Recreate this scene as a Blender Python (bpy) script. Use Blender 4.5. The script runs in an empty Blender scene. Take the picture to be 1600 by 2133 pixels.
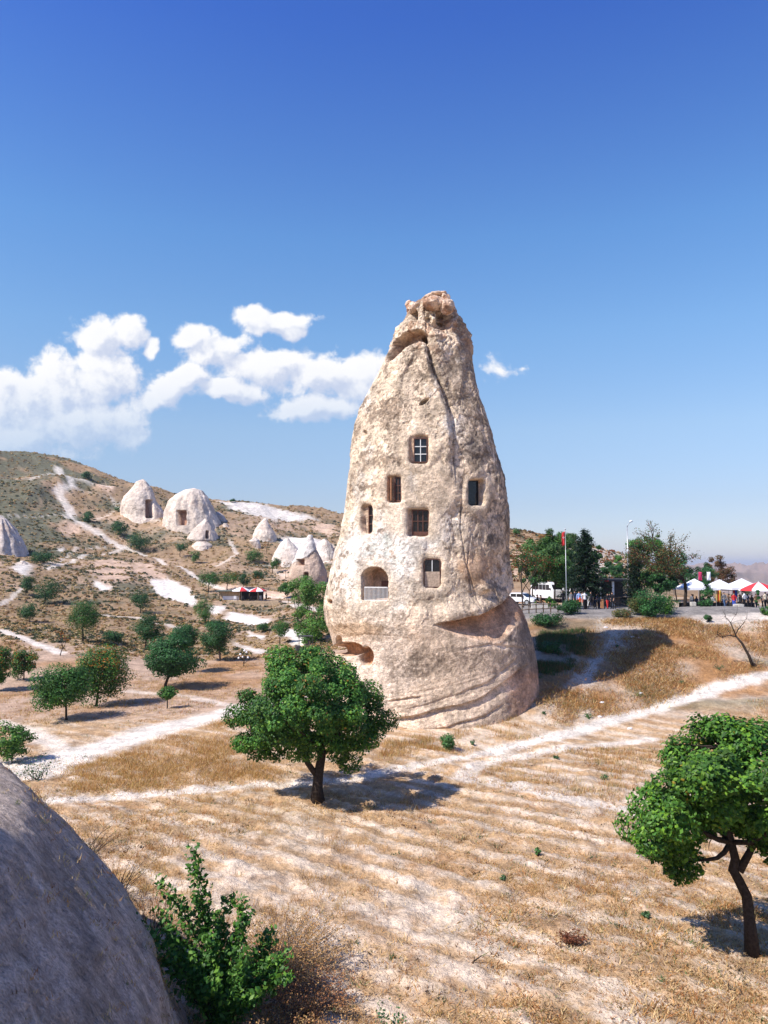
import bpy, bmesh, math, random
import numpy as np
from mathutils import Vector, Matrix

random.seed(5)
rng = np.random.default_rng(11)
SC = bpy.context.scene
COL = SC.collection

# ------------------------------------------------------------------ camera, sky, sun, exposure
F = 1600.0
PITCH = math.radians(4.06)
cam = bpy.data.cameras.new('camera')
cam.sensor_fit = 'HORIZONTAL'; cam.sensor_width = 36; cam.lens = 36
cam.clip_start = 0.1; cam.clip_end = 20000
camo = bpy.data.objects.new('camera', cam); COL.objects.link(camo)
camo.location = (0, 0, 0); camo.rotation_euler = (math.pi / 2 + PITCH, 0, 0)
SC.camera = camo

SUN_EL = math.radians(48); SUN_AZ = math.radians(239)      # azimuth clockwise from +Y
S = Vector((math.sin(SUN_AZ) * math.cos(SUN_EL), math.cos(SUN_AZ) * math.cos(SUN_EL), math.sin(SUN_EL)))
sun = bpy.data.lights.new('sun', 'SUN'); sun.energy = 4.9; sun.angle = math.radians(0.5); sun.color = (1.0, 0.94, 0.87)
suno = bpy.data.objects.new('sun', sun); COL.objects.link(suno)
suno.rotation_euler = (-S).to_track_quat('-Z', 'Y').to_euler(); suno.location = S * 60
SC.view_settings.view_transform = 'Standard'; SC.view_settings.look = 'None'
SC.view_settings.exposure = 0.55; SC.view_settings.gamma = 1; SC.view_settings.use_curve_mapping = False
SC.cycles.max_bounces = 5; SC.cycles.diffuse_bounces = 3; SC.cycles.glossy_bounces = 2
SC.cycles.transmission_bounces = 4; SC.cycles.transparent_max_bounces = 6; SC.cycles.volume_bounces = 0


def rayd(px, py):
    u = (1066.5 - py) / F
    return ((px - 800) / F, math.cos(PITCH) - u * math.sin(PITCH), math.sin(PITCH) + u * math.cos(PITCH))


def at(px, py, Y):
    a, b, c = rayd(px, py)
    return Vector((a / b * Y, Y, c / b * Y))


def proj(X, Y, Z):
    f = Y * math.cos(PITCH) + Z * math.sin(PITCH)
    u = -Y * math.sin(PITCH) + Z * math.cos(PITCH)
    f = np.where(np.abs(f) < 1e-6, 1e-6, f)
    return 800 + F * X / f, 1066.5 - F * u / f


class NT:
    """small node-tree helper"""
    def __init__(s, nt): s.nt = nt
    def n(s, t, **k):
        o = s.nt.nodes.new(t)
        for a, b in k.items(): setattr(o, a, b)
        return o
    def put(s, sock, v):
        if v is None: return
        if isinstance(v, bpy.types.NodeSocket): s.nt.links.new(v, sock)
        else: sock.default_value = v
    def m(s, op, a=None, b=None, c=None, clamp=False):
        o = s.n('ShaderNodeMath', operation=op, use_clamp=clamp)
        s.put(o.inputs[0], a); s.put(o.inputs[1], b); s.put(o.inputs[2], c)
        return o.outputs[0]
    def sstep(s, v, a, b, lo=0.0, hi=1.0):
        o = s.n('ShaderNodeMapRange', interpolation_type='SMOOTHSTEP')
        s.put(o.inputs[0], v); s.put(o.inputs[1], a); s.put(o.inputs[2], b); s.put(o.inputs[3], lo); s.put(o.inputs[4], hi)
        return o.outputs[0]
    def noise(s, vec, scale, detail=4, rough=.55, dist=0, dim='3D'):
        o = s.n('ShaderNodeTexNoise', noise_dimensions=dim)
        s.put(o.inputs['Vector'], vec); s.put(o.inputs['Scale'], scale); s.put(o.inputs['Detail'], detail)
        s.put(o.inputs['Roughness'], rough); s.put(o.inputs['Distortion'], dist)
        return o.outputs[0], o.outputs[1]
    def mix(s, f, a, b, mode='MIX'):
        o = s.n('ShaderNodeMix', data_type='RGBA', blend_type=mode)
        s.put(o.inputs[0], f); s.put(o.inputs[6], a); s.put(o.inputs[7], b)
        return o.outputs[2]


world = bpy.data.worlds.new('World'); SC.world = world; world.use_nodes = True
W = NT(world.node_tree); W.nt.nodes.clear()
sky = W.n('ShaderNodeTexSky', sky_type='NISHITA', sun_disc=False)
sky.sun_elevation = SUN_EL; sky.sun_rotation = SUN_AZ
sky.air_density = 1.0; sky.dust_density = 1.0; sky.ozone_density = 3.0; sky.altitude = 1200
BG = 0.10
# clouds live in direction space, far behind everything
CLOUDS = [  # px, py, rx, ry
    (40, 840, 125, 75), (130, 800, 95, 70), (205, 700, 62, 42), (268, 690, 44, 36), (205, 780, 85, 75), (170, 880, 150, 62),
    (318, 722, 18, 24), (20, 920, 130, 50), (392, 700, 40, 26), (450, 725, 70, 42), (385, 790, 56, 38), (322, 832, 22, 26),
    (560, 760, 110, 42), (690, 776, 120, 46), (770, 790, 100, 48), (480, 815, 90, 28), (650, 846, 110, 32), (572, 672, 84, 27), (610, 690, 34, 18),
    (350, 812, 44, 40), (520, 655, 42, 20)]
FAINT = [(1042, 770, 62, 34), (1080, 760, 24, 14), (800, 820, 90, 40), (640, 800, 160, 50)]
grp = bpy.data.node_groups.new('cloud_density', 'ShaderNodeTree')
grp.interface.new_socket('P', in_out='INPUT', socket_type='NodeSocketVector')
grp.interface.new_socket('D', in_out='OUTPUT', socket_type='NodeSocketFloat')
G = NT(grp)
gi = G.n('NodeGroupInput'); go = G.n('NodeGroupOutput')
P0 = gi.outputs[0]
_, nc = G.noise(P0, 14, 3, .5)
o = G.n('ShaderNodeVectorMath', operation='SUBTRACT'); G.put(o.inputs[0], nc); o.inputs[1].default_value = (.5, .5, .5)
o2 = G.n('ShaderNodeVectorMath', operation='SCALE'); G.put(o2.inputs[0], o.outputs[0]); o2.inputs['Scale'].default_value = 0.028
o3 = G.n('ShaderNodeVectorMath', operation='ADD'); G.put(o3.inputs[0], P0); G.put(o3.inputs[1], o2.outputs[0])
PW = o3.outputs[0]


def blobs(lst):
    acc = None
    for (px, py, rx, ry) in lst:
        a, b, c = rayd(px, py)
        s1 = G.n('ShaderNodeVectorMath', operation='SUBTRACT'); G.put(s1.inputs[0], PW); s1.inputs[1].default_value = (a / b, c / b, 0)
        s2 = G.n('ShaderNodeVectorMath', operation='MULTIPLY'); G.put(s2.inputs[0], s1.outputs[0]); s2.inputs[1].default_value = (F / rx / 1.15, F / ry / 1.15, 0)
        s3 = G.n('ShaderNodeVectorMath', operation='LENGTH'); G.put(s3.inputs[0], s2.outputs[0])
        v = G.m('SUBTRACT', 1.0, s3.outputs['Value'])
        if acc is None: acc = v
        else:
            mx = G.n('ShaderNodeMath', operation='SMOOTH_MAX'); G.put(mx.inputs[0], acc); G.put(mx.inputs[1], v); mx.inputs[2].default_value = .25
            acc = mx.outputs[0]
    return acc


fld = G.m('MINIMUM', G.m('ADD', blobs(CLOUDS), .02), .75)
fnt = G.m('ADD', G.m('MULTIPLY', blobs(FAINT), .5), -.12)
fld = G.m('MAXIMUM', fld, fnt)
n1, _ = G.noise(PW, 26, 8, .56)
n2, _ = G.noise(PW, 75, 5, .6)
dd = G.m('ADD', fld, G.m('MULTIPLY', G.m('SUBTRACT', n1, .5), 1.5))
dd = G.m('ADD', dd, G.m('MULTIPLY', G.m('SUBTRACT', n2, .5), .55))
G.put(go.inputs[0], dd)

tc = W.n('ShaderNodeTexCoord'); sp = W.n('ShaderNodeSeparateXYZ'); W.put(sp.inputs[0], tc.outputs['Generated'])
yy = W.m('MAXIMUM', sp.outputs[1], .05)
cu = W.m('DIVIDE', sp.outputs[0], yy); cv = W.m('DIVIDE', sp.outputs[2], yy)
cb = W.n('ShaderNodeCombineXYZ'); W.put(cb.inputs[0], cu); W.put(cb.inputs[1], cv)
g1 = W.n('ShaderNodeGroup'); g1.node_tree = grp; W.put(g1.inputs[0], cb.outputs[0])
of = W.n('ShaderNodeVectorMath', operation='ADD'); W.put(of.inputs[0], cb.outputs[0]); of.inputs[1].default_value = (-.013, .014, 0)
g2 = W.n('ShaderNodeGroup'); g2.node_tree = grp; W.put(g2.inputs[0], of.outputs[0])
den = g1.outputs[0]
alpha = W.sstep(den, .0, 0.40)
fade = W.sstep(cv, 0.125, 0.27, .3, 1.0)
alpha = W.m('MULTIPLY', alpha, fade)
alpha = W.m('MULTIPLY', alpha, W.sstep(sp.outputs[1], .1, .3))
lit = W.sstep(W.m('SUBTRACT', den, g2.outputs[0]), -.42, .30)  # sunward and shaded cloud sides mixed into the colour from the density difference
core = W.sstep(den, .3, 1.1, 1.0, .90)
lit = W.m('MULTIPLY', lit, core)
ccol = W.mix(lit, (4.3, 4.75, 5.9, 1), (7.0, 7.0, 7.1, 1))
lp_sky = sky.outputs[0]
hs = W.n('ShaderNodeHueSaturation'); hs.inputs['Saturation'].default_value = 1.0; W.put(hs.inputs['Color'], lp_sky)
rmp = W.n('ShaderNodeValToRGB'); W.put(rmp.inputs[0], sp.outputs[2]); cr_ = rmp.color_ramp
STOPS = [(0.0, (.80, .74, .86)), (.08, (.90, .82, .86)), (.174, (1.14, 1.10, 1.06)), (.29, (1.06, 1.26, 1.32)), (.40, (.88, 1.24, 1.48)), (.60, (.48, .81, 1.58)), (1.0, (.42, .72, 1.5))]
while len(cr_.elements) < len(STOPS): cr_.elements.new(.5)
for e_, (p_, c_) in zip(cr_.elements, STOPS): e_.position = p_; e_.color = (c_[0] / 2, c_[1] / 2, c_[2] / 2, 1)
tint = W.mix(1.0, hs.outputs[0], rmp.outputs[0], 'MULTIPLY')
dbl = W.n('ShaderNodeVectorMath', operation='SCALE'); W.put(dbl.inputs[0], tint); dbl.inputs['Scale'].default_value = 2.0; tint = dbl.outputs[0]
final = W.mix(alpha, tint, ccol)
bg = W.n('ShaderNodeBackground'); bg.inputs[1].default_value = BG; W.put(bg.inputs[0], final)
wo = W.n('ShaderNodeOutputWorld'); W.put(wo.inputs[0], bg.outputs[0])

# ------------------------------------------------------------------ numpy noise
_T = np.random.default_rng(3).random(65536).astype(np.float32) * 2 - 1


def vn(x, y, z, seed=0):
    x = np.asarray(x, np.float32); y = np.asarray(y, np.float32); z = np.asarray(z, np.float32)
    xi = np.floor(x).astype(np.int64); yi = np.floor(y).astype(np.int64); zi = np.floor(z).astype(np.int64)
    fx = x - xi; fy = y - yi; fz = z - zi
    fx = fx * fx * (3 - 2 * fx); fy = fy * fy * (3 - 2 * fy); fz = fz * fz * (3 - 2 * fz)
    def h(a, b, c): return _T[((a * 73856093) ^ (b * 19349663) ^ (c * 83492791) ^ (seed * 2654435)) & 65535]
    r = 0
    for dx in (0, 1):
        wx = fx if dx else 1 - fx
        for dy in (0, 1):
            wy = fy if dy else 1 - fy
            for dz in (0, 1):
                wz = fz if dz else 1 - fz
                r = r + wx * wy * wz * h(xi + dx, yi + dy, zi + dz)
    return r


def fbm(x, y, z, sc, octv=4, seed=0, gain=.5, ridge=False):
    a = 1.0; s = 0; t = 0; f = 1.0 / sc
    for i in range(octv):
        v = vn(x * f + 17.3 * i, y * f - 9.1 * i, z * f + 3.7 * i, seed + i)
        if ridge: v = 1 - 2 * np.abs(v)
        s = s + a * v; t += a; a *= gain; f *= 2.03
    return s / t


def sst(a, b, x):
    t = np.clip((np.asarray(x, float) - a) / (b - a), 0, 1); return t * t * (3 - 2 * t)


def lerp3(A, B, m): return A * (1 - m[:, None]) + np.asarray(B) * m[:, None]


# ------------------------------------------------------------------ mesh helpers
def finish(o, parent=None, label=None, cat=None, group=None, kind=None):
    COL.objects.link(o)
    if parent is not None: o.parent = parent
    if label: o['label'] = label
    if cat: o['category'] = cat
    if group: o['group'] = group
    if kind: o['kind'] = kind
    return o


def mesh_np(name, V, Fc, mats, smooth=True, cols=None, midx=None):
    V = np.asarray(V, np.float32); Fc = np.asarray(Fc, np.int32); k = Fc.shape[1]
    me = bpy.data.meshes.new(name)
    me.vertices.add(len(V)); me.vertices.foreach_set('co', V.ravel())
    me.loops.add(Fc.size); me.loops.foreach_set('vertex_index', Fc.ravel())
    me.polygons.add(len(Fc)); me.polygons.foreach_set('loop_start', np.arange(0, Fc.size, k, dtype=np.int32))
    me.polygons.foreach_set('loop_total', np.full(len(Fc), k, np.int32))
    me.polygons.foreach_set('use_smooth', np.full(len(Fc), smooth))
    if midx is not None: me.polygons.foreach_set('material_index', np.asarray(midx, np.int32))
    me.update(calc_edges=True)
    if cols is not None:
        ca = me.color_attributes.new('Col', 'FLOAT_COLOR', 'POINT')
        c4 = np.ones((len(V), 4), np.float32); c4[:, :3] = cols
        ca.data.foreach_set('color', c4.ravel())
    for m in (mats if isinstance(mats, (list, tuple)) else [mats]): me.materials.append(m)
    return bpy.data.objects.new(name, me)


def empty(name, loc, label=None, cat=None, group=None, rz=0):
    o = bpy.data.objects.new(name, None); o.location = loc; o.rotation_euler = (0, 0, rz); o.empty_display_size = .3
    return finish(o, None, label, cat, group)


def grid_faces(nr, nc, wrap):
    i = np.arange(nr - 1)[:, None]; j = np.arange(nc if wrap else nc - 1)[None, :]
    j2 = (j + 1) % nc
    return np.stack([i * nc + j, i * nc + j2, (i + 1) * nc + j2, (i + 1) * nc + j], -1).reshape(-1, 4)


class MB:
    """collects simple solids into one mesh"""
    def __init__(s): s.v = []; s.f = []; s.mi = []
    def add(s, vs, fs, mi=0):
        b = len(s.v); s.v += [tuple(v) for v in vs]; s.f += [tuple(b + i for i in f) for f in fs]; s.mi += [mi] * len(fs)
    def box(s, c, d, rz=0, mi=0, M=None):
        x, y, z = d[0] / 2, d[1] / 2, d[2] / 2
        R = Matrix.Rotation(rz, 3, 'Z') if M is None else M
        vs = [R @ Vector((a * x, b * y, e * z)) + Vector(c) for e in (-1, 1) for a, b in ((-1, -1), (1, -1), (1, 1), (-1, 1))]
        s.add(vs, [(3, 2, 1, 0), (4, 5, 6, 7), (0, 1, 5, 4), (1, 2, 6, 5), (2, 3, 7, 6), (3, 0, 4, 7)], mi)
    def tube(s, pts, rad, n=6, mi=0, cap=True):
        pts = [Vector(p) for p in pts]
        if not hasattr(rad, '__len__'): rad = [rad] * len(pts)
        vs = []; up = Vector((0.13, .27, 1)).normalized(); prev = None
        for i, p in enumerate(pts):
            d = (pts[min(i + 1, len(pts) - 1)] - pts[max(i - 1, 0)])
            d = d.normalized() if d.length > 1e-9 else Vector((0, 0, 1))
            a = (prev - prev.dot(d) * d) if prev is not None else (Vector((1, 0.1, 0)) - Vector((1, .1, 0)).dot(d) * d)
            if a.length < 1e-5: a = Vector((0, 1, 0)) - Vector((0, 1, 0)).dot(d) * d
            a.normalize(); prev = a; b = d.cross(a)
            for k in range(n):
                t = 2 * math.pi * k / n
                vs.append(p + (a * math.cos(t) + b * math.sin(t)) * rad[i])
        fs = []
        for i in range(len(pts) - 1):
            for k in range(n):
                k2 = (k + 1) % n
                fs.append((i * n + k, i * n + k2, (i + 1) * n + k2, (i + 1) * n + k))
        if cap:
            fs.append(tuple(reversed(range(n)))); fs.append(tuple((len(pts) - 1) * n + k for k in range(n)))
        s.add(vs, fs, mi)
    def build(s, name, mats, parent=None, smooth=False, **k):
        me = bpy.data.meshes.new(name); me.from_pydata(s.v, [], s.f)
        for m in (mats if isinstance(mats, (list, tuple)) else [mats]): me.materials.append(m)
        me.polygons.foreach_set('material_index', s.mi)
        me.polygons.foreach_set('use_smooth', [smooth] * len(s.f)); me.update()
        return finish(bpy.data.objects.new(name, me), parent, **k)


# ------------------------------------------------------------------ materials
def flat(name, col, rough=.7, metal=0, var=.12, scale=6, spec=.5):
    m = bpy.data.materials.new(name); m.use_nodes = True; N = NT(m.node_tree); b = m.node_tree.nodes['Principled BSDF']
    tcn = N.n('ShaderNodeTexCoord'); n, _ = N.noise(tcn.outputs['Object'], scale, 3, .6)
    f = N.sstep(n, .3, .7, 1 - var, 1 + var * .6)
    v = N.n('ShaderNodeVectorMath', operation='SCALE'); v.inputs[0].default_value = col[:3]; N.put(v.inputs['Scale'], f)
    N.put(b.inputs['Base Color'], v.outputs[0]); b.inputs['Roughness'].default_value = rough; b.inputs['Metallic'].default_value = metal
    b.inputs['Specular IOR Level'].default_value = spec
    return m


def rockmat(name, s1=1.2, s2=9, contrast=.35, bump=.5, bdist=.05, speck=0.0, stretch=(1, 1, 1)):
    m = bpy.data.materials.new(name); m.use_nodes = True; N = NT(m.node_tree); b = m.node_tree.nodes['Principled BSDF']
    a = N.n('ShaderNodeAttribute', attribute_name='Col')
    g = N.n('ShaderNodeNewGeometry')
    mp = N.n('ShaderNodeMapping'); mp.inputs['Scale'].default_value = stretch; N.put(mp.inputs[0], g.outputs['Position'])
    p = mp.outputs[0]
    n1, _ = N.noise(p, s1, 6, .62); n2, _ = N.noise(p, s2, 5, .65)
    f = N.m('MULTIPLY', N.sstep(n1, .3, .7, 1 - contrast, 1 + contrast * .8), N.sstep(n2, .3, .7, 1 - contrast * .8, 1 + contrast * .75))
    if speck:
        vo = N.n('ShaderNodeTexVoronoi'); N.put(vo.inputs['Vector'], p); vo.inputs['Scale'].default_value = s2 * 1.1
        f = N.m('MULTIPLY', f, N.sstep(vo.outputs['Distance'], .12, .3, 1 - speck, 1.0))
    n3, _ = N.noise(p, s2 * 3.6, 3, .7)
    f = N.m('MULTIPLY', f, N.sstep(n3, .3, .7, 1 - contrast * .7, 1 + contrast * .65))
    v = N.n('ShaderNodeVectorMath', operation='SCALE'); N.put(v.inputs[0], a.outputs['Color']); N.put(v.inputs['Scale'], f)
    N.put(b.inputs['Base Color'], v.outputs[0]); b.inputs['Roughness'].default_value = .95; b.inputs['Specular IOR Level'].default_value = .15
    bp = N.n('ShaderNodeBump'); bp.inputs['Strength'].default_value = bump; bp.inputs['Distance'].default_value = bdist
    h = N.m('ADD', N.m('ADD', n2, N.m('MULTIPLY', n1, .8)), N.m('MULTIPLY', n3, .35)); N.put(bp.inputs['Height'], h); N.put(b.inputs['Normal'], bp.outputs[0])
    return m


def leafmat(name, trans=.35, rough=.5, spec=.35):
    m = bpy.data.materials.new(name); m.use_nodes = True; N = NT(m.node_tree); b = m.node_tree.nodes['Principled BSDF']
    a = N.n('ShaderNodeAttribute', attribute_name='Col')
    N.put(b.inputs['Base Color'], a.outputs['Color']); b.inputs['Roughness'].default_value = rough; b.inputs['Specular IOR Level'].default_value = spec
    t = N.n('ShaderNodeBsdfTranslucent'); v = N.n('ShaderNodeVectorMath', operation='MULTIPLY'); N.put(v.inputs[0], a.outputs['Color']); v.inputs[1].default_value = (1.2, 1.5, .5)
    N.put(t.inputs[0], v.outputs[0]); mx = N.n('ShaderNodeMixShader'); mx.inputs[0].default_value = trans
    N.put(mx.inputs[1], b.outputs[0]); N.put(mx.inputs[2], t.outputs[0])
    N.put(m.node_tree.nodes['Material Output'].inputs[0], mx.outputs[0])
    return m


M = {}
M['ground'] = rockmat('ground_soil', .9, 5.0, .26, 1.0, .12)
M['rock'] = rockmat('tuff_rock', .9, 4.5, .36, 1.0, .14)
M['rockfar'] = rockmat('tuff_rock_far', .3, 1.4, .24, .9, .35)
M['mound'] = rockmat('grey_tuff', 1.8, 9, .34, 1.0, .10, speck=.3, stretch=(1, 1.5, .7))
M['leaf'] = leafmat('leaves', .22, .5, .25)
M['straw'] = leafmat('dry_grass', .25, .8, .1)
M['bark'] = flat('bark', (.05, .038, .03), .95, 0, .4, 14, .1)
M['barkl'] = flat('grey_bark', (.13, .1, .085), .95, 0, .4, 14, .1)
# ------------------------------------------------------------------ terrain
ANCH = []
def A(px, py, Y):
    p = at(px, py, Y); ANCH.append((p.x, p.y, p.z))
def AZ(px, Y, z): ANCH.append(((px - 800) / F * Y, Y, z))
for Y in (9, 14, 20, 28):
    for px in (-700, 0, 500, 1000, 1600, 2300): AZ(px, Y, -9.8)
for px, z in ((-700, -10), (0, -10), (400, -9.9), (800, -9.7), (1200, -9.5), (1600, -9.1), (2300, -9.0)): AZ(px, 38, z)
for a in ((900, 1528, 44), (1118, 1416, 50), (1200, 1520, 45), (1400, 1470, 49), (1600, 1408, 54), (2100, 1400, 55),
          (1040, 1482, 47.5), (1150, 1470, 48), (690, 1480, 50), (800, 1460, 56),
          (1250, 1400, 54), (1350, 1395, 54.5), (1480, 1360, 57.5), (1150, 1340, 58), (1600, 1350, 59),
          (1180, 1284, 65), (1300, 1284, 65), (1450, 1286, 64), (1600, 1286, 63), (2100, 1286, 63), (1110, 1282, 66), (1060, 1290, 65),
          (1080, 1266, 74), (1180, 1270, 74), (1300, 1270, 76), (1500, 1270, 80), (1700, 1269, 82),
          (1080, 1110, 185), (1150, 1128, 180), (1250, 1147, 190), (1310, 1172, 190), (1000, 1100, 200)): A(*a)
for px, Y, z in ((1000, 105, -4.6), (1150, 105, -4.6), (1300, 110, -4.8), (1600, 110, -5), (2100, 110, -5),
                 (1450, 200, -9), (1600, 200, -11), (2100, 200, -12), (1400, 450, -24), (1600, 450, -26), (2200, 450, -26),
                 (1150, 450, -10), (900, 80, -6), (900, 110, -5), (950, 62, -6.5),
                 (1400, 900, -34), (1600, 900, -36), (2200, 900, -34)): AZ(px, Y, z)
for a in ((-500, 1400, 70), (0, 1416, 68), (200, 1400, 72), (350, 1395, 74), (460, 1375, 80), (583, 1341, 95), (640, 1352, 88),
          (172, 1336, 89), (92, 1257, 138), (0, 1300, 100), (0, 1200, 150), (0, 1080, 230), (-500, 1250, 120), (-500, 1000, 240),
          (170, 1250, 140), (200, 1200, 165), (130, 1100, 235), (273, 1145, 226), (230, 1178, 190), (300, 1086, 255), (390, 1112, 240),
          (430, 1165, 215), (360, 1235, 160), (470, 1230, 168), (400, 1290, 125), (520, 1264, 150), (610, 1262, 152), (567, 1194, 195),
          (550, 1125, 240), (600, 1090, 285), (640, 1215, 172), (690, 1150, 240), (302, 1340, 98), (560, 1300, 120),
          (0, 945, 310), (-500, 880, 310), (130, 965, 305), (250, 1008, 300), (330, 1026, 305), (480, 1047, 330), (600, 1063, 340), (700, 1080, 345), (850, 1100, 330)): A(*a)
for px, Y, z in ((-500, 420, 20), (0, 420, 20), (250, 420, 14), (480, 450, 6), (700, 450, 0), (900, 450, -5),
                 (-500, 900, -20), (400, 900, -25), (900, 900, -30), (-500, 1800, -40), (400, 1800, -40), (1000, 1800, -40),
                 (-500, 60, -10), (-500, 38, -10), (200, 55, -10), (450, 60, -9.9)): AZ(px, Y, z)
for px, Y, z in ((1350, 1900, -6), (1500, 1900, -1), (1600, 1900, 2), (2300, 1900, 8), (1600, 1300, -20), (1200, 1500, -20), (1600, 2600, -30), (2200, 2600, -30), (1200, 2600, -40), (400, 2600, -40)): AZ(px, Y, z)
ANCH = np.array(ANCH)


def _st(X, Y):
    r = np.clip(np.hypot(X, Y), 9, 2600); a = np.clip(np.arctan2(X, np.maximum(Y, 1e-3)), -.75, .75)
    return a * 3.2, np.log(r) * 2.0


_as, _at = _st(ANCH[:, 0], ANCH[:, 1])


def _U(d2): return np.where(d2 > 1e-12, .5 * d2 * np.log(np.maximum(d2, 1e-12)), 0)


def _solve():
    n = len(_as); K = _U((_as[:, None] - _as[None]) ** 2 + (_at[:, None] - _at[None]) ** 2) + np.eye(n) * .006
    P = np.stack([np.ones(n), _as, _at], 1)
    Amat = np.block([[K, P], [P.T, np.zeros((3, 3))]])
    return np.linalg.solve(Amat, np.concatenate([ANCH[:, 2], np.zeros(3)]))


_w = _solve()


def T0(X, Y):
    X = np.atleast_1d(np.asarray(X, float)); Y = np.atleast_1d(np.asarray(Y, float))
    s, t = _st(X, Y); out = np.zeros(len(s))
    for i in range(0, len(s), 40000):
        sl = slice(i, i + 40000)
        d2 = (s[sl, None] - _as[None]) ** 2 + (t[sl, None] - _at[None]) ** 2
        out[sl] = _U(d2) @ _w[:-3] + _w[-3] + _w[-2] * s[sl] + _w[-1] * t[sl]
    return out


def rough_w(X, Y):
    """how strongly the large relief noise acts: hills yes, field and terrace no"""
    left = sst(70, 140, Y) * sst(.12, -.05, X / np.maximum(Y, 1))
    righth = sst(120, 170, Y) * sst(.42, .3, X / np.maximum(Y, 1))
    far = sst(300, 700, Y)
    return np.clip(left + righth + far, 0, 1)


def TH(X, Y):
    X = np.atleast_1d(np.asarray(X, float)); Y = np.atleast_1d(np.asarray(Y, float))
    z = T0(X, Y); w = rough_w(X, Y); r = np.hypot(X, Y); o = np.zeros_like(X)
    z = z + w * (fbm(X, Y, o, 26, 5, 21, .55, True) * 2.0 * np.clip(r / 200, .5, 6) + fbm(X, Y, o, 6, 3, 31) * .35)
    bank = sst(.13, .2, X / np.maximum(Y, 1)) * sst(46, 50, Y) * sst(66, 62, Y)
    z = z + bank * (fbm(X, Y, o, 3.2, 4, 41) * .38)
    q = .62 * X + .785 * Y + fbm(X, Y, o, 11, 3, 55) * .9
    fieldw = sst(46, 40, Y)
    z = z + fieldw * (.012 * np.sin(q * 2 * math.pi / 1.15) * (1 + fbm(X, Y, o, 2, 2, 58)) + fbm(X, Y, o, .7, 4, 61, .6) * .17) + fbm(X, Y, o, 9, 3, 66) * .12
    return z


_YS = np.exp(np.linspace(math.log(8), math.log(2500), 2600))


def hit(px, py, ymin=8):
    a, b, c = rayd(px, py); X = a / b * _YS; Z = c / b * _YS
    d = Z - TH(X, _YS); k = np.where((d <= 0) & (_YS > ymin))[0]
    if len(k) == 0: k = [int(np.argmin(np.abs(d)))]
    Y = float(_YS[k[0]]); x = a / b * Y
    return Vector((x, Y, float(TH(x, Y)[0])))


_HC = {}


def hits(pts):
    k = tuple(pts)
    if k not in _HC: _HC[k] = np.array([hit(*p)[:2] for p in pts])
    return _HC[k]


def pdist(X, Y, pts):
    best = np.full(len(X), 1e9); sg = np.zeros(len(X)); tt = np.zeros(len(X))
    for i in range(len(pts) - 1):
        ax, ay = pts[i]; bx, by = pts[i + 1]; dx, dy = bx - ax, by - ay; L = dx * dx + dy * dy + 1e-9
        t = np.clip(((X - ax) * dx + (Y - ay) * dy) / L, 0, 1)
        d = np.hypot(X - ax - t * dx, Y - ay - t * dy); k = d < best
        best = np.where(k, d, best); sg = np.where(k, np.sign((X - ax) * dy - (Y - ay) * dx), sg); tt = np.where(k, (i + t) / (len(pts) - 1), tt)
    return best, sg, tt


def inpoly(X, Y, P):
    r = np.zeros(len(X), bool); n = len(P)
    for i in range(n):
        x1, y1 = P[i]; x2, y2 = P[(i + 1) % n]
        if abs(y2 - y1) < 1e-9: continue
        c = ((y1 > Y) != (y2 > Y)) & (X < (x2 - x1) * (Y - y1) / (y2 - y1) + x1); r ^= c
    return r


def polymask(X, Y, P, soft):
    d, _, _ = pdist(X, Y, list(P) + [P[0]]); s = np.where(inpoly(X, Y, P), d, -d)
    return sst(-soft, soft, s)


# ground grid in polar layout
tx = np.linspace(-.56, .56, 470)
ang_in = np.arctan(tx)
ang = np.concatenate([np.linspace(-math.pi, ang_in[0], 60)[:-1], ang_in, np.linspace(ang_in[-1], math.pi, 60)[1:-1]])
Yn = 9.8 * 1600 / np.linspace(1050, 165, 400)
Yf = np.exp(np.linspace(math.log(Yn[-1]), math.log(360), 170))[1:]
Yff = np.exp(np.linspace(math.log(360), math.log(9000), 60))[1:]
rr = np.concatenate([[.3, 2, 4, 7, 11], Yn, Yf, Yff])
RR, AN = np.meshgrid(rr, ang, indexing='ij')
gain = 1 / np.maximum(np.cos(np.clip(AN, -.55, .55)), .2)
GX = (RR * np.sin(AN) * gain).ravel(); GY = (RR * np.cos(AN) * gain).ravel()
GZ = TH(GX, GY)

SOIL = np.array([.60, .47, .35]); WHITE = np.array([.76, .68, .585]); STRAW = np.array([.40, .225, .11]); TAN = np.array([.36, .25, .14])
OLIVE = np.array([.075, .085, .055]); PINK = np.array([.46, .32, .225]); GREYR = np.array([.20, .20, .20])

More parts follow.
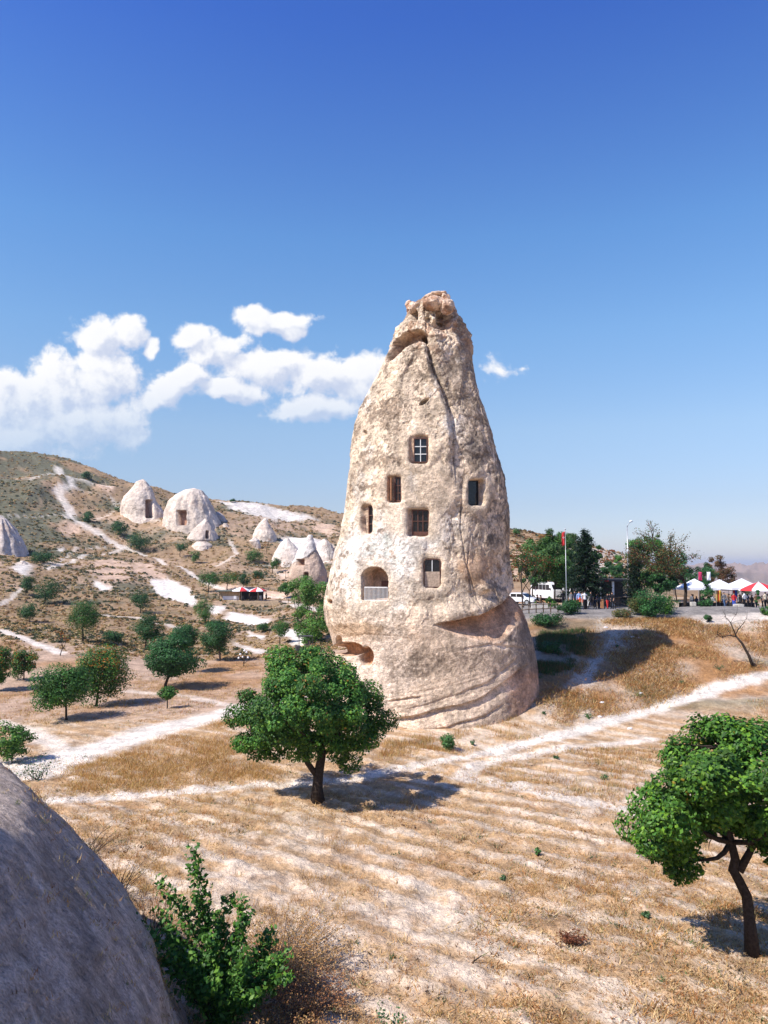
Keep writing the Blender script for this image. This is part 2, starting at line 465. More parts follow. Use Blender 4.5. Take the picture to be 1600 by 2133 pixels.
PATHS = [  # px polyline, width m, strength
    ([(60, 1605), (200, 1560), (330, 1520), (420, 1500), (500, 1478), (600, 1455)], 1.5, 1),
    ([(1640, 1398), (1500, 1432), (1400, 1466), (1250, 1508), (1100, 1550), (1030, 1568)], .62, 1.05),
    ([(1030, 1568), (860, 1600), (700, 1625), (400, 1650), (100, 1668)], .45, .85),
    ([(1370, 1700), (1200, 1668), (1080, 1640), (960, 1622), (1000, 1590), (1180, 1556), (1360, 1540)], .55, .8),
    ([(0, 1505), (60, 1522), (130, 1562)], .8, .7), ([(0, 1600), (60, 1605)], 2.0, .8),
    ([(270, 1440), (400, 1452), (480, 1470)], .6, .5),
    ([(1258, 1285), (1240, 1330), (1238, 1370), (1222, 1420), (1215, 1500)], .45, .42), ([(1275, 1335), (1180, 1440), (1120, 1500)], .35, .4),
    ([(0, 1312), (60, 1335), (125, 1360)], .7, .9), ([(0, 1260), (30, 1240), (50, 1225)], .7, .8),
    ([(120, 975), (150, 1010), (118, 1025), (148, 1065), (145, 1080), (200, 1110), (260, 1143)], 2.2, .9),
    ([(150, 1073), (80, 1076), (0, 1076)], .8, .6), ([(60, 1000), (105, 988), (170, 1002), (235, 1013)], 1.2, .7),
    ([(100, 1185), (180, 1155), (265, 1143), (330, 1165), (420, 1210), (470, 1232), (600, 1245)], 1.1, .9),
    ([(95, 1178), (160, 1140), (220, 1140)], .8, .6), ([(250, 1050), (290, 1080), (330, 1085)], 1.0, .6),
    ([(150, 1010), (230, 1035), (250, 1062), (285, 1090)], 1.0, .55), ([(200, 1085), (240, 1065)], .8, .6),
    ([(480, 1130), (495, 1155), (450, 1180)], 1.0, .7), ([(590, 1200), (560, 1175), (520, 1180)], 1.0, .4),
    ([(600, 1255), (650, 1268), (690, 1275)], 1.6, .9), ([(200, 1280), (290, 1288), (340, 1300), (400, 1320)], .9, .7),
]
PATCH = [  # polygon in px, colour, soft m
    ([(312, 1205), (350, 1203), (395, 1225), (412, 1252), (400, 1264), (360, 1250), (330, 1240)], WHITE * 1.02, .6),
    ([(195, 1208), (212, 1214), (238, 1220), (230, 1230), (210, 1232)], WHITE, .6),
    ([(190, 1170), (240, 1162), (280, 1185), (270, 1210), (230, 1220), (196, 1205)], PINK * 1.12, 2.0),
    ([(272, 1165), (320, 1175), (350, 1200), (310, 1205), (270, 1190)], PINK * 1.15, 2.0),
    ([(130, 1085), (160, 1090), (170, 1105), (145, 1120), (130, 1105)], PINK * 1.2, 1.5),
    ([(30, 1190), (48, 1168), (70, 1188), (50, 1202)], WHITE * .85, 1.0), ([(118, 1147), (132, 1138), (135, 1150)], WHITE * .9, .8),
    ([(478, 1275), (520, 1280), (565, 1290), (560, 1300), (500, 1300), (470, 1288)], WHITE, .8),
    ([(430, 1262), (470, 1263), (460, 1282), (440, 1275)], WHITE, .6),
    ([(590, 1310), (640, 1315), (650, 1345), (610, 1345), (588, 1325)], WHITE, .8),
    ([(490, 1340), (545, 1352), (560, 1365), (520, 1362)], WHITE * .85, .8), ([(515, 1316), (560, 1325), (550, 1332), (520, 1325)], WHITE * .95, .6),
    ([(580, 1115), (640, 1120), (690, 1135), (690, 1175), (640, 1165), (600, 1150)], WHITE * .97, 2),
    ([(455, 1222), (600, 1230), (600, 1248), (470, 1243)], PINK * 1.35, 1.5), ([(590, 1180), (610, 1190), (600, 1212), (580, 1205)], PINK * 1.3, 1.5),
    ([(450, 1046), (540, 1046), (600, 1065), (660, 1082), (560, 1083), (540, 1076), (480, 1060)], WHITE * .82, 2.5),
    ([(650, 1085), (700, 1095), (700, 1120), (660, 1105)], PINK * 1.3, 3), ([(200, 1018), (215, 1010), (240, 1018), (230, 1028)], PINK * 1.2, 1.5),
    ([(1180, 1150), (1230, 1140), (1290, 1165), (1300, 1200), (1200, 1210)], WHITE * .85, 5), ([(1066, 1150), (1110, 1140), (1140, 1170), (1110, 1210), (1066, 1200)], PINK * 1.2, 6),
    ([(1330, 1175), (1400, 1170), (1410, 1192), (1340, 1195)], WHITE * .85, 8),
]


def ground_col(X, Y, Z):
    n = len(X); o = np.zeros(n); C = np.tile(SOIL, (n, 1))
    u = X / np.maximum(Y, 1)
    # field: furrow rows of straw over pale soil
    q = .62 * X + .785 * Y + fbm(X, Y, o, 11, 3, 55) * .9
    row = .5 - .5 * np.sin(q * 2 * math.pi / 1.15)
    pl_ = .785 * X - .62 * Y; streak = fbm(q / .42, pl_ / 2.6, o, 1.0, 4, 140, .65)
    cov = .36 * streak + .04 + .26 * row * (1 + fbm(X, Y, o, 2.5, 3, 79)) + .55 * (fbm(X, Y, o, 4.5, 4, 71) * .9 + .5) + .25 * fbm(X, Y, o, .7, 3, 72)
    left_strip = sst(.02, -.1, u) * sst(30.5, 34, Y)
    cov = cov + .05 + .20 * sst(24, 15, Y) + .25 * left_strip + .34 * fbm(X, Y, o, .30, 3, 74, .7)
    C = lerp3(C, np.array([.44, .27, .13]), sst(.08, .60, cov) * .84)
    C = lerp3(C, np.array([.33, .155, .06]), sst(.15, .45, fbm(X, Y, o, 2.2, 5, 143, .7)) * .38)
    C = lerp3(C, np.array([.66, .53, .40]), sst(.45, .95, 1 - row) * sst(-.35, .15, fbm(X, Y, o, 1.1, 4, 150, .65)) * .62)
    C = lerp3(C, np.array([.68, .56, .43]), .7 * sst(.08, .40, fbm(X, Y, o, .35, 3, 76, .7) * .7 - streak * .75 - .02) * .7)
    C = lerp3(C, np.array([.22, .125, .07]), sst(.15, .6, fbm(X, Y, o, .8, 4, 77)) * .45)
    # orchard at left, mid distance
    orch = sst(48, 54, Y) * sst(.0, -.06, u) * sst(95, 80, Y)
    t = sst(-.1, .5, fbm(X, Y, o, 5, 4, 81)); Co = PINK[None] * (1 - t[:, None]) + (STRAW * .95)[None] * t[:, None]
    C = C * (1 - orch[:, None]) + Co * orch[:, None]
    # bank at right
    bank = sst(.10, .17, u) * sst(45.5, 49, Y)
    t = sst(-.35, .35, fbm(X, Y, o, 2.6, 5, 91)); Cb = (SOIL * .85)[None] * (1 - t[:, None]) + np.array([[.35, .185, .08]]) * t[:, None]
    g = sst(.25, .5, fbm(X, Y, o, 3.5, 4, 93)); Cb = lerp3(Cb, np.array([.17, .16, .08]), g * .5)
    C = C * (1 - bank[:, None]) + Cb * bank[:, None]
    # hills
    hl = sst(74, 105, Y) * sst(.08, .0, u)
    hr = sst(108, 125, Y) * sst(.0, .1, u)
    h = np.clip(hl + hr + sst(250, 400, Y), 0, 1)
    a = fbm(X, Y, o, 22, 5, 101, .6) ; b = fbm(X, Y, o, 5, 4, 102, .6); c = fbm(X * .6, Y, o, 11, 5, 103, .65)
    Ch = np.tile(np.array([.30, .20, .115]), (n, 1))
    Ch = lerp3(Ch, PINK * 1.08, sst(.08, .45, a + .35 * b) * .62)
    dark = sst(-.32, -.50, u) * sst(165, 215, Y) * 1.0
    Ch = lerp3(Ch, OLIVE * 1.25, np.clip(sst(.0, .32, c + .3 * b + dark * .62 - .12) * .85, 0, 1))
    Ch = lerp3(Ch, np.array([.14, .115, .065]), sst(.1, .45, b) * .7)
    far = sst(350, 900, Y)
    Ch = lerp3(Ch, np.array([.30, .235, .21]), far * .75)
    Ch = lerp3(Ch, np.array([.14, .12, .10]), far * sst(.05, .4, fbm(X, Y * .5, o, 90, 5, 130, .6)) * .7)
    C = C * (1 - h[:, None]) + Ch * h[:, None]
    for P, col, soft in PATCH:
        W_ = hits(P); m = polymask(X + 1.2 * fbm(X, Y, o, 3, 3, 111) * soft, Y + 1.6 * soft * fbm(X, Y, o, 3, 3, 112), W_, soft)
        strat = 1 + .10 * np.sin(Z * 5 + 2 * fbm(X, Y, o, 6, 2, 5)) if soft >= 1.5 else 1
        C = lerp3(C, np.ones(3), m * 0) * (1 - m[:, None]) + (col[None] * (np.ones(n) * strat)[:, None]) * m[:, None]
    for P, w, s in PATHS:
        W_ = hits(P); d, _, _ = pdist(X, Y, W_); d = d + .35 * w * fbm(X, Y, o, max(.9, w), 3, 120)
        far_ = .55 if W_[0][1] > 110 else 1.0
        w2 = w * (.75 if far_ < 1 else 1); m = sst(w2 * 1.4, w2 * .4, d + .3 * w * fbm(X, Y, o, .6, 3, 121)) * s * (.72 if far_ < 1 else .92)
        C = lerp3(C, WHITE * 1.0, np.clip(m, 0, 1))
    # terrace by the road
    plat = sst(63.5, 65, Y + .4 * fbm(X, Y, o, 2, 2, 7)) * sst(.155, .175, u) * sst(100, 96, Y)
    C = lerp3(C, np.array([.25, .225, .20]), plat)
    shade_soil = polymask(X, Y, hits([(1112, 1432), (1122, 1292), (1250, 1290), (1236, 1335), (1180, 1405)]), 1.2)
    C = lerp3(C, np.array([.17, .14, .09]), shade_soil * .75)  # soil colour darkened where the chimney's shadow lies on the bank
    edge = sst(62.2, 62.8, Y) * sst(65, 64.5, Y) * sst(.38, .41, u)
    C = lerp3(C, WHITE * .8, edge * .7)
    return np.clip(C, .01, .82)


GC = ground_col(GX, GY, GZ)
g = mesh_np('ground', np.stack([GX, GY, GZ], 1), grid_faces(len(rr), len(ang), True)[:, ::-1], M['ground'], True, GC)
finish(g, kind='structure')
# ------------------------------------------------------------------ tuff rock bodies: r(theta, z) around an upright axis
def tuff(L, R, Y0, zb, nth, nz, front=.55, nback=50, bfac=1.0, top_round=True):
    Lw = np.array([at(px, py, Y0)[:] for px, py in L]); Rw = np.array([at(px, py, Y0)[:] for px, py in R])
    zt = min(Lw[:, 2].max(), Rw[:, 2].max())
    z = np.linspace(zb, zt, nz)
    iL = np.argsort(Lw[:, 2]); iR = np.argsort(Rw[:, 2])
    xl = np.interp(z, Lw[iL, 2], Lw[iL, 0]); xr = np.interp(z, Rw[iR, 2], Rw[iR, 0])
    h = math.pi * front
    th = np.concatenate([np.linspace(-h, h, nth), np.linspace(h, 2 * math.pi - h, nback + 2)[1:-1]])
    ZZ, TT = np.meshgrid(z, th, indexing='ij')
    a = ((xr - xl) / 2)[:, None]; cx = ((xr + xl) / 2)[:, None]
    ab = a
    X = cx + a * np.sin(TT); Y = Y0 - ab * bfac * np.cos(TT)
    nx = np.sin(TT) * bfac; ny = -np.cos(TT); l = np.hypot(nx, ny)
    return dict(X=X.ravel(), Y=Y.ravel(), Z=ZZ.ravel(), nx=(nx / l).ravel(), ny=(ny / l).ravel(), shape=ZZ.shape, th=TT.ravel(), a=(a + 0 * TT).ravel())


def rrect(px, py, x0, x1, y0, y1, r):
    cx, cy = (x0 + x1) / 2, (y0 + y1) / 2; hx, hy = (x1 - x0) / 2 - r, (y1 - y0) / 2 - r
    dx = np.abs(px - cx) - hx; dy = np.abs(py - cy) - hy
    return np.hypot(np.maximum(dx, 0), np.maximum(dy, 0)) + np.minimum(np.maximum(dx, dy), 0) - r


def capped(b, d, name, mat, cols, parent=None, **k):
    X = b['X'] + b['nx'] * d; Y = b['Y'] + b['ny'] * d; V = np.stack([X, Y, b['Z']], 1)
    nr, nc = b['shape']; Fq = grid_faces(nr, nc, True)
    top = V[-nc:].mean(0)[None]; V = np.concatenate([V, top]); cols = np.concatenate([cols, cols[-1:]])
    j = np.arange(nc); tri = np.stack([(nr - 1) * nc + j, (nr - 1) * nc + (j + 1) % nc, np.full(nc, nr * nc), np.full(nc, nr * nc)], 1)
    o = mesh_np(name, V, Fq, mat, True, cols)
    # close the top with a small fan
    bm = bmesh.new(); bm.from_mesh(o.data); bm.verts.ensure_lookup_table()
    for t in tri: 
        try: bm.faces.new([bm.verts[t[0]], bm.verts[t[1]], bm.verts[t[2]]]).smooth = True
        except ValueError: pass
    bm.to_mesh(o.data); bm.free()
    return finish(o, parent, **k), V


# ---- the tall chimney
PL = [(900, 612), (880, 624), (866, 636), (856, 646), (852, 655), (855, 661), (843, 677), (830, 689), (815, 724), (796, 761), (781, 792), (765, 830), (756, 855), (743, 892),
      (734, 927), (726, 961), (720, 996), (715, 1027), (712, 1067), (704, 1098), (696, 1136), (687, 1170), (679, 1201), (673, 1232), (670, 1264),
      (674, 1292), (687, 1320), (692, 1336), (697, 1370), (694, 1400), (688, 1440), (682, 1480), (676, 1560)]
PR = [(904, 612), (922, 618), (936, 628), (945, 640), (952, 652), (968, 677), (977, 699), (985, 724), (991, 755), (998, 783), (1004, 817), (1012, 849), (1020, 880), (1027, 917),
      (1035, 949), (1045, 983), (1051, 1017), (1057, 1067), (1060, 1114), (1066, 1145), (1074, 1186), (1077, 1239), (1090, 1267), (1102, 1301), (1112, 1339),
      (1118, 1370), (1121, 1395), (1122, 1430), (1126, 1480), (1130, 1560)]
YP = 50.0
b = tuff(PL, PR, YP, -11.3, 590, 600, .56, 50, .74)
px, py = proj(b['X'], b['Y'], b['Z']); X, Y, Z = b['X'], b['Y'], b['Z']
frontw = sst(.15, -.1, b['ny'] + .1)
wx_ = fbm(X, Y, Z, .9, 3, 230) * .5
d = fbm(X, Y, Z, 5.5, 3, 201) * .34 + fbm(X + wx_, Y, Z * .8 + wx_, 2.4, 4, 202, .45, True) * .10 + fbm(X + wx_ * .6, Y, Z * .16, 1.5, 3, 250, .5) * .26 + sst(-.04, .04, fbm(X, Y, Z * .35, 2.6, 3, 251)) * .10
fl_ = fbm(X + wx_, Y + wx_, Z + wx_ * .7, .75, 4, 203, .6)
d += .038 * sst(-.04, .04, fl_) + .02 * fl_ + .03 * np.abs(fbm(X, Y, Z, .28, 3, 231, .6))
toph = sst(760, 690, py)
d += toph * (fbm(X + wx_, Y, Z * .6, 1.3, 5, 204, .6, True) * .45)
d -= d[(b['ny'] < -.1)].mean() + .10
smooth_low = sst(1270, 1340, py) * .95
d *= (1 - smooth_low * .65)
plaster = np.zeros_like(px)
for (x, y, rx, ry) in ((872, 935, 42, 46), (825, 1020, 34, 44), (880, 1080, 52, 48), (900, 1195, 36, 46), (762, 1080, 24, 42), (782, 1225, 44, 60), (998, 1030, 32, 44), (915, 1020, 50, 50), (840, 1065, 40, 50)):
    plaster = np.maximum(plaster, sst(1.35, .7, np.hypot((px - x) / rx, (py - y) / ry) + .25 * fbm(X, Y, Z, .9, 3, 206)))
d = d * (1 - plaster * .7)
# crease that splits the front mass from the right-hand mass
cre = [(886, 704), (891, 740), (903, 775), (918, 805), (936, 850), (945, 900), (947, 960), (952, 1020)]
dist, sg, tt = pdist(px + 4 * fbm(X, Y, Z, .8, 2, 208), py, cre)
fadec = sst(1.0, .75, tt) * frontw
d += np.where(sg > 0, .0, .0) - .34 * np.exp(-(dist / 6.5) ** 2) * fadec * (py > 695)
side = np.where(px < np.interp(py, [c[1] for c in cre], [c[0] for c in cre]), 1.0, 0.0)
d += side * .42 * np.exp(-dist / 34) * fadec
crk = [(985, 1110), (975, 1180), (985, 1240), (1005, 1275)]
dist, sg, tt = pdist(px + 3 * fbm(X, Y, Z, .8, 2, 209), py, crk); d -= .07 * np.exp(-(dist / 1.6) ** 2)
crk2 = [(965, 1040), (962, 1100), (972, 1170), (1004, 1268)]
dist, sg, tt = pdist(px, py, crk2); d -= .08 * np.exp(-(dist / 1.6) ** 2)


def ledge(pts, depth, below, ymin=0, soft=2.0, up=0.0, amp=3):
    """step: the rock under the curve is cut back, deepest right under it; fades over 'below' px"""
    global d
    P = sorted(pts); yx = np.interp(px, [p[0] for p in P], [p[1] for p in P]) + amp * fbm(X, Y, Z, 1.2, 3, 211)
    e = sst(P[0][0] - 8, P[0][0] + 22, px) * sst(P[-1][0] + 6, P[-1][0] - 14, px) * (b['ny'] < .1)
    q = (py - yx) / below
    d -= depth * e * sst(0, soft / below, q) * np.clip(1 - q, 0, 1) ** 1.1
    if up: d += up * e * np.exp(-((py - yx + 9) / 11) ** 2)


# big orange scoop with a sharp lip, right-hand side
lx = [895, 920, 960, 1000, 1030, 1052, 1066, 1076, 1090]
ly = [1303, 1297, 1291, 1282, 1268, 1255, 1243, 1228, 1215]
by = [1304, 1312, 1322, 1333, 1336, 1328, 1312, 1300, 1290]
yt = np.interp(px, lx, ly) + 3 * fbm(X, Y, Z, 1.3, 3, 212); yb = np.interp(px, lx, by)
q = (py - yt) / np.maximum(yb - yt, 2); e = sst(896, 950, px) * (b['ny'] < .2)
scoop = sst(0, .07, q) * sst(1.25, .75, q) * e
d = d * (1 - .8 * scoop) - (.35 + .8 * sst(1090, 1050, px)) * e * sst(0, .07, q) * np.clip(1.08 - q, 0, 1) ** .8 * (q < 1.1)
d += .22 * e * np.exp(-((py - yt + 12) / 16) ** 2) * sst(1070, 1040, px)
conc = np.exp(-((px - 1058) / 34) ** 2 - ((py - 1185) / 48) ** 2) * (b['ny'] < .3); d -= .45 * conc
d += .45 * np.exp(-((px - 1015) / 13) ** 2 - ((py - 1225) / 10) ** 2)
ledge([(700, 1326), (760, 1318), (820, 1322), (860, 1330)], .04, 25)
ledge([(960, 1352), (990, 1345), (1020, 1338), (1060, 1344), (1100, 1350)], .08, 10)
ledge([(818, 1497), (860, 1490), (905, 1478), (960, 1468), (1000, 1455), (1060, 1415), (1100, 1385)], .26, 34, up=.0)
ledge([(840, 1476), (900, 1462), (960, 1444), (1020, 1418), (1080, 1372)], .08, 16)
ledge([(800, 1445), (860, 1440), (960, 1425), (1050, 1395), (1100, 1350)], .03, 10)
ledge([(820, 1514), (880, 1521), (930, 1516), (960, 1503), (1010, 1490), (1050, 1465)], .15, 12, up=.0)
ledge([(800, 1460), (850, 1453), (880, 1450)], .15, 14)
for yy_ in (1405, 1424, 1436, 1458, 1470):
    d -= .018 * np.exp(-((py - (yy_ - .18 * (px - 880) + 8 * np.sin(px / 60))) / 2.5) ** 2) * sst(1390, 1400, py)
# arched hollow near the summit
arc = [(808, 752), (822, 735), (838, 716), (856, 704), (876, 700), (887, 710)]
dist, sg, tt = pdist(px, py, arc); wv = np.interp(tt, [0, .3, .6, .9, 1], [5, 13, 15, 11, 6])
inner = sst(0, 3.5, wv - dist); d -= 1.0 * inner * frontw * np.clip(1.25 - (py - np.interp(px, [a[0] for a in arc], [a[1] - 10 for a in arc])) / 34, .2, 1)
hollow = inner
# summit hollows
for (x, y, rx, ry, dp) in ((868, 660, 7, 14, .7), (893, 668, 8, 6, .4), (925, 662, 18, 12, .8), (918, 676, 24, 10, .5), (936, 648, 8, 8, .4), (882, 700, 8, 5, .5), (757, 902, 4, 6, .35), (870, 662, 4, 8, .6)):
    r_ = np.hypot((px - x) / rx, (py - y) / ry); d -= dp * sst(1.15, .7, r_) * frontw
r_ = np.hypot(((px - 884) * .84 - (py - 836) * .54) / 13, ((px - 884) * .54 + (py - 836) * .84) / 4.5); sick = sst(1.1, .5, r_) * frontw; d -= .45 * sick
notch = np.exp(-((px - 880) / 9) ** 2) * sst(648, 622, py); d -= .9 * notch * frontw * 0
# orange cavity at the lower left
cav = np.maximum(sst(1.12, .92, np.hypot((px - 722) / 32, (py - 1353) / 14)), sst(1.12, .92, np.hypot((px - 762) / 14, (py - 1368) / 19)))
cav = np.maximum(cav, sst(1.12, .92, np.hypot((px - 705) / 5, (py - 1335) / 10)))
d = d * (1 - cav) - .9 * cav
cav2 = sst(1.1, .8, np.hypot((px - 682) / 9, (py - 1254) / 5)); d -= .35 * cav2
# window and door recesses: outline px, corner radius, depth
WIN = {'w1': (852, 894, 907, 964, 9, .45), 'w2': (806, 834, 991, 1046, 5, .50), 'w3': (747, 773, 1051, 1112, 9, .62), 'w4': (848, 895, 1060, 1117, 7, .55),
       'w5': (980, 1014, 998, 1052, 8, .75), 'w7': (882, 921, 1165, 1225, 10, .38)}
rec = np.zeros_like(px); front = (b['ny'] < -.05)
for k_, (x0, x1, y0, y1, r, dp) in WIN.items():
    s = rrect(px, py, x0, x1, y0, y1, r) + 2.2 * fbm(X, Y, Z, .45, 3, 240); m = sst(1.0, -1.2, s) * front
    kc = int(np.argmin((px - (x0 + x1) / 2) ** 2 + (py - (y0 + y1) / 2) ** 2 + 1e6 * (b['ny'] > 0)))
    fl2 = -dp - ((X - X[kc]) * b['nx'][kc] + (Y - Y[kc]) * b['ny'][kc])
    d = np.where(m > 0, d * (1 - m) + fl2 * m, d); rec = np.maximum(rec, m)
sA = np.where(py < 1207, np.hypot((px - 779.5) / 27.5, (py - 1207) / 26) * 27.5 - 27.5, rrect(px, py, 752, 807, 1180, 1250, 3))
sA = sA + 2.2 * fbm(X, Y, Z, .5, 3, 241); m = sst(1.0, -1.2, sA) * front; d = d * (1 - m) - 1.5 * m; archm = m; rec = np.maximum(rec, m)
# soft chamfer round the openings
for k_, (x0, x1, y0, y1, r, dp) in WIN.items():
    s = rrect(px, py, x0, x1, y0, y1, r); d -= .16 * np.exp(-np.clip(s, 0, 99) / 4) * front * (1 - rec)
# colours
CREAM = np.array([.67, .53, .385]); ORNG = np.array([.47, .24, .12]); LICH = np.array([.26, .20, .145]); WHT = np.array([.82, .74, .64]); PNK = np.array([.68, .515, .38]); GRY = np.array([.15, .125, .105])
n = len(px); C = np.tile(CREAM, (n, 1)); A1 = fbm(X, Y, Z, 3.0, 4, 221); A2 = fbm(X + wx_, Y, Z + wx_, .7, 5, 222, .65); A3 = fbm(X, Y, Z, .16, 3, 223, .7); A4 = fbm(X, Y, Z * .5, 1.4, 4, 224, .6)
whz = np.exp(-((px - 790) / 100) ** 2 - ((py - 1170) / 95) ** 2) + .9 * np.exp(-((px - 800) / 60) ** 2 - ((py - 1385) / 60) ** 2) + .5 * np.exp(-((px - 900) / 60) ** 2 - ((py - 1120) / 40) ** 2)
C = lerp3(C, WHT, sst(.15, .65, whz + .55 * A1 + .4 * A2))
C = lerp3(C, WHT * .95, sst(.12, .3, A4 + .4 * A3) * .6 * sst(1300, 1200, py))
C = lerp3(C, PNK, sst(1240, 1330, py) * .7)
C = lerp3(C, PNK * .97, sst(930, 1030, px) * .5)
up1 = sst(1150, 1050, py)
rust = sst(.06, .22, A2 * .8 + .35 * A1 + .25 * A3 - .06 * (1 - up1)) * (1 - plaster) * sst(1330, 1250, py)
C = lerp3(C, np.array([.40, .235, .135]), rust * .55)
li = A2 * .55 + A1 * .5 + .5 * A3 + .12 * up1 + .10 * sst(930, 1000, px) - whz * .3
C = lerp3(C, LICH * 1.2, sst(.10, .26, li) * (1 - plaster) * .78 * sst(1340, 1300, py))
C = lerp3(C, LICH * .85, sst(.22, .34, A3 * .9 + A2 * .5 + .06 * up1) * (1 - plaster) * .55 * sst(1300, 1200, py))
band = sst(1344, 1366, py - 8 * np.sin(px / 40) + 18 * A2) * sst(1456, 1404, py + .28 * (px - 850) + 20 * A2) * sst(780, 830, px)
C = lerp3(C, np.array([.25, .185, .135]), band * np.clip(.72 + 1.5 * A3 + .5 * A2, 0, 1) * .9)
stk = fbm(X * 1.0, Y * 1.0, Z * .10, .45, 3, 232, .6); C = C * (1 + .16 * np.clip(stk, -.6, .6) * sst(0, .2, .35 - plaster))[:, None]
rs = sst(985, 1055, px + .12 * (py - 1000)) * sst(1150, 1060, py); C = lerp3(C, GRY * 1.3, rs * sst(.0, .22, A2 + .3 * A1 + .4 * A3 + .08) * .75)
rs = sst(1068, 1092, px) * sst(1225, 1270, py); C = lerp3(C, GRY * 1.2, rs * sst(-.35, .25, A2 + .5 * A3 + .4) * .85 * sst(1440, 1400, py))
for (x, y, rx, ry) in ((1028, 1120, 14, 10), (1030, 1218, 26, 12), (1052, 1330, 30, 14), (985, 935, 20, 26)):
    C = lerp3(C, GRY * 1.1, sst(.35, .75, np.exp(-((px - x) / rx) ** 2 - ((py - y) / ry) ** 2) + .5 * A2 + .4 * A3) * .8)
C = lerp3(C, np.array([.5, .29, .19]), sst(1050, 1075, px) * sst(1385, 1410, py) * .7)
C = lerp3(C, ORNG * 1.05, np.clip(scoop, 0, 1) * .75)
C = lerp3(C, ORNG, np.clip(cav + cav2, 0, 1)); C = lerp3(C, np.array([.30, .17, .10]), hollow * .75)  # arched hollow: brown shade under the overhang put into the colour
C = lerp3(C, np.array([.50, .30, .19]), sst(.0, .25, A2 + .3 * A1) * toph * .6)
so = np.exp(-((px - 1000) / 60) ** 2 - ((py - 1180) / 45) ** 2); C = lerp3(C, np.array([.48, .29, .165]), sst(.25, .8, so + .4 * A2) * .7)
C = lerp3(C, np.array([.42, .27, .15]), sst(.3, .6, np.exp(-((px - 740) / 60) ** 2 - ((py - 1310) / 16) ** 2) + .5 * A2) * .6)
C = lerp3(C, np.array([.64, .50, .36]), plaster * .8 * (1 - rec))
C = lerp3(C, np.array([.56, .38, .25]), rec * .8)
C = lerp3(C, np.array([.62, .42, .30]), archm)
C = np.clip(C, .02, .8)
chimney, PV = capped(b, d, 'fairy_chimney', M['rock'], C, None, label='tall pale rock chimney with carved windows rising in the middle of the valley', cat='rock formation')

PD = d.reshape(b['shape']); PX = px.reshape(b['shape']); PY = py.reshape(b['shape'])


def on_chimney(x, y, out=0.0, dd_=None):
    """world point of the chimney's surface seen at pixel x, y, and its outward direction"""
    k = int(np.argmin((PX - x) ** 2 + (PY - y) ** 2 + 1e6 * (b['ny'].reshape(b['shape']) > 0)))
    dv = PD.ravel()[k] if dd_ is None else dd_
    nx, ny = b['nx'][k], b['ny'][k]
    return Vector((b['X'][k] + nx * (dv + out), b['Y'][k] + ny * (dv + out), b['Z'][k])), Vector((nx, ny, 0))


# summit crags: the ragged crown belongs to the same rock
def crag(cx_, cy_, rx, rz, ry, Y, seed, nu=56, nv=38):
    th = np.linspace(0, 2 * math.pi, nu, endpoint=False); ph = np.linspace(.02, math.pi - .02, nv)
    PH, TH_ = np.meshgrid(ph, th, indexing='ij'); c = at(cx_, cy_, Y); s = Y / F
    x = np.sin(PH) * np.cos(TH_); y = np.sin(PH) * np.sin(TH_); z = np.cos(PH)
    xx_, yy2, zz2 = c.x + x.ravel() * rx * s, c.y + y.ravel() * ry * s, c.z + z.ravel() * rz * s; r = 1 + .5 * fbm(xx_, yy2, zz2, .7, 5, 300, .6, True)
    Vx = np.stack([c.x + x.ravel() * rx * s * r, c.y + y.ravel() * ry * s * r, c.z + z.ravel() * rz * s * r], 1)
    return Vx, grid_faces(nv, nu, True)


vs = []; fs = []; base = 0
for i, a_ in enumerate([(852, 634, 7, 7, 14), (859, 642, 10, 10, 16), (868, 637, 7, 5, 12), (900, 620, 15, 7, 16), (914, 614, 18, 5, 16), (929, 619, 10, 7, 12), (905, 632, 20, 12, 18), (932, 640, 12, 14, 16)]):
    v, f = crag(*a_[:5], 49.6 - .2 * i, 300 + i); vs.append(v); fs.append(f + base); base += len(v)
v = np.concatenate(vs); cc = np.tile(np.array([.64, .48, .36]), (len(v), 1)); cc = lerp3(cc, np.array([.48, .29, .19]), sst(.0, .4, fbm(v[:, 0], v[:, 1], v[:, 2], .5, 3, 9)))
finish(mesh_np('summit_crag', v, np.concatenate(fs), M['rock'], True, cc), chimney)

# ---- window joinery
M['wood'] = flat('brown_wood', (.11, .042, .024), .6, 0, .3, 12); M['woodl'] = flat('orange_wood', (.42, .20, .09), .7, 0, .3, 12)
M['white'] = flat('white_paint', (.72, .72, .69), .5); M['cream'] = flat('cream_paint', (.5, .5, .43), .6)
M['glass'] = flat('dark_glass', (.012, .014, .016), .12, 0, .3, 3, .5); M['dark'] = flat('dark_inside', (.02, .015, .012), .9)
M['stucco'] = flat('stone_infill', (.45, .34, .25), .95, 0, .3, 9); M['greybar'] = flat('grey_bars', (.25, .26, .23), .6)


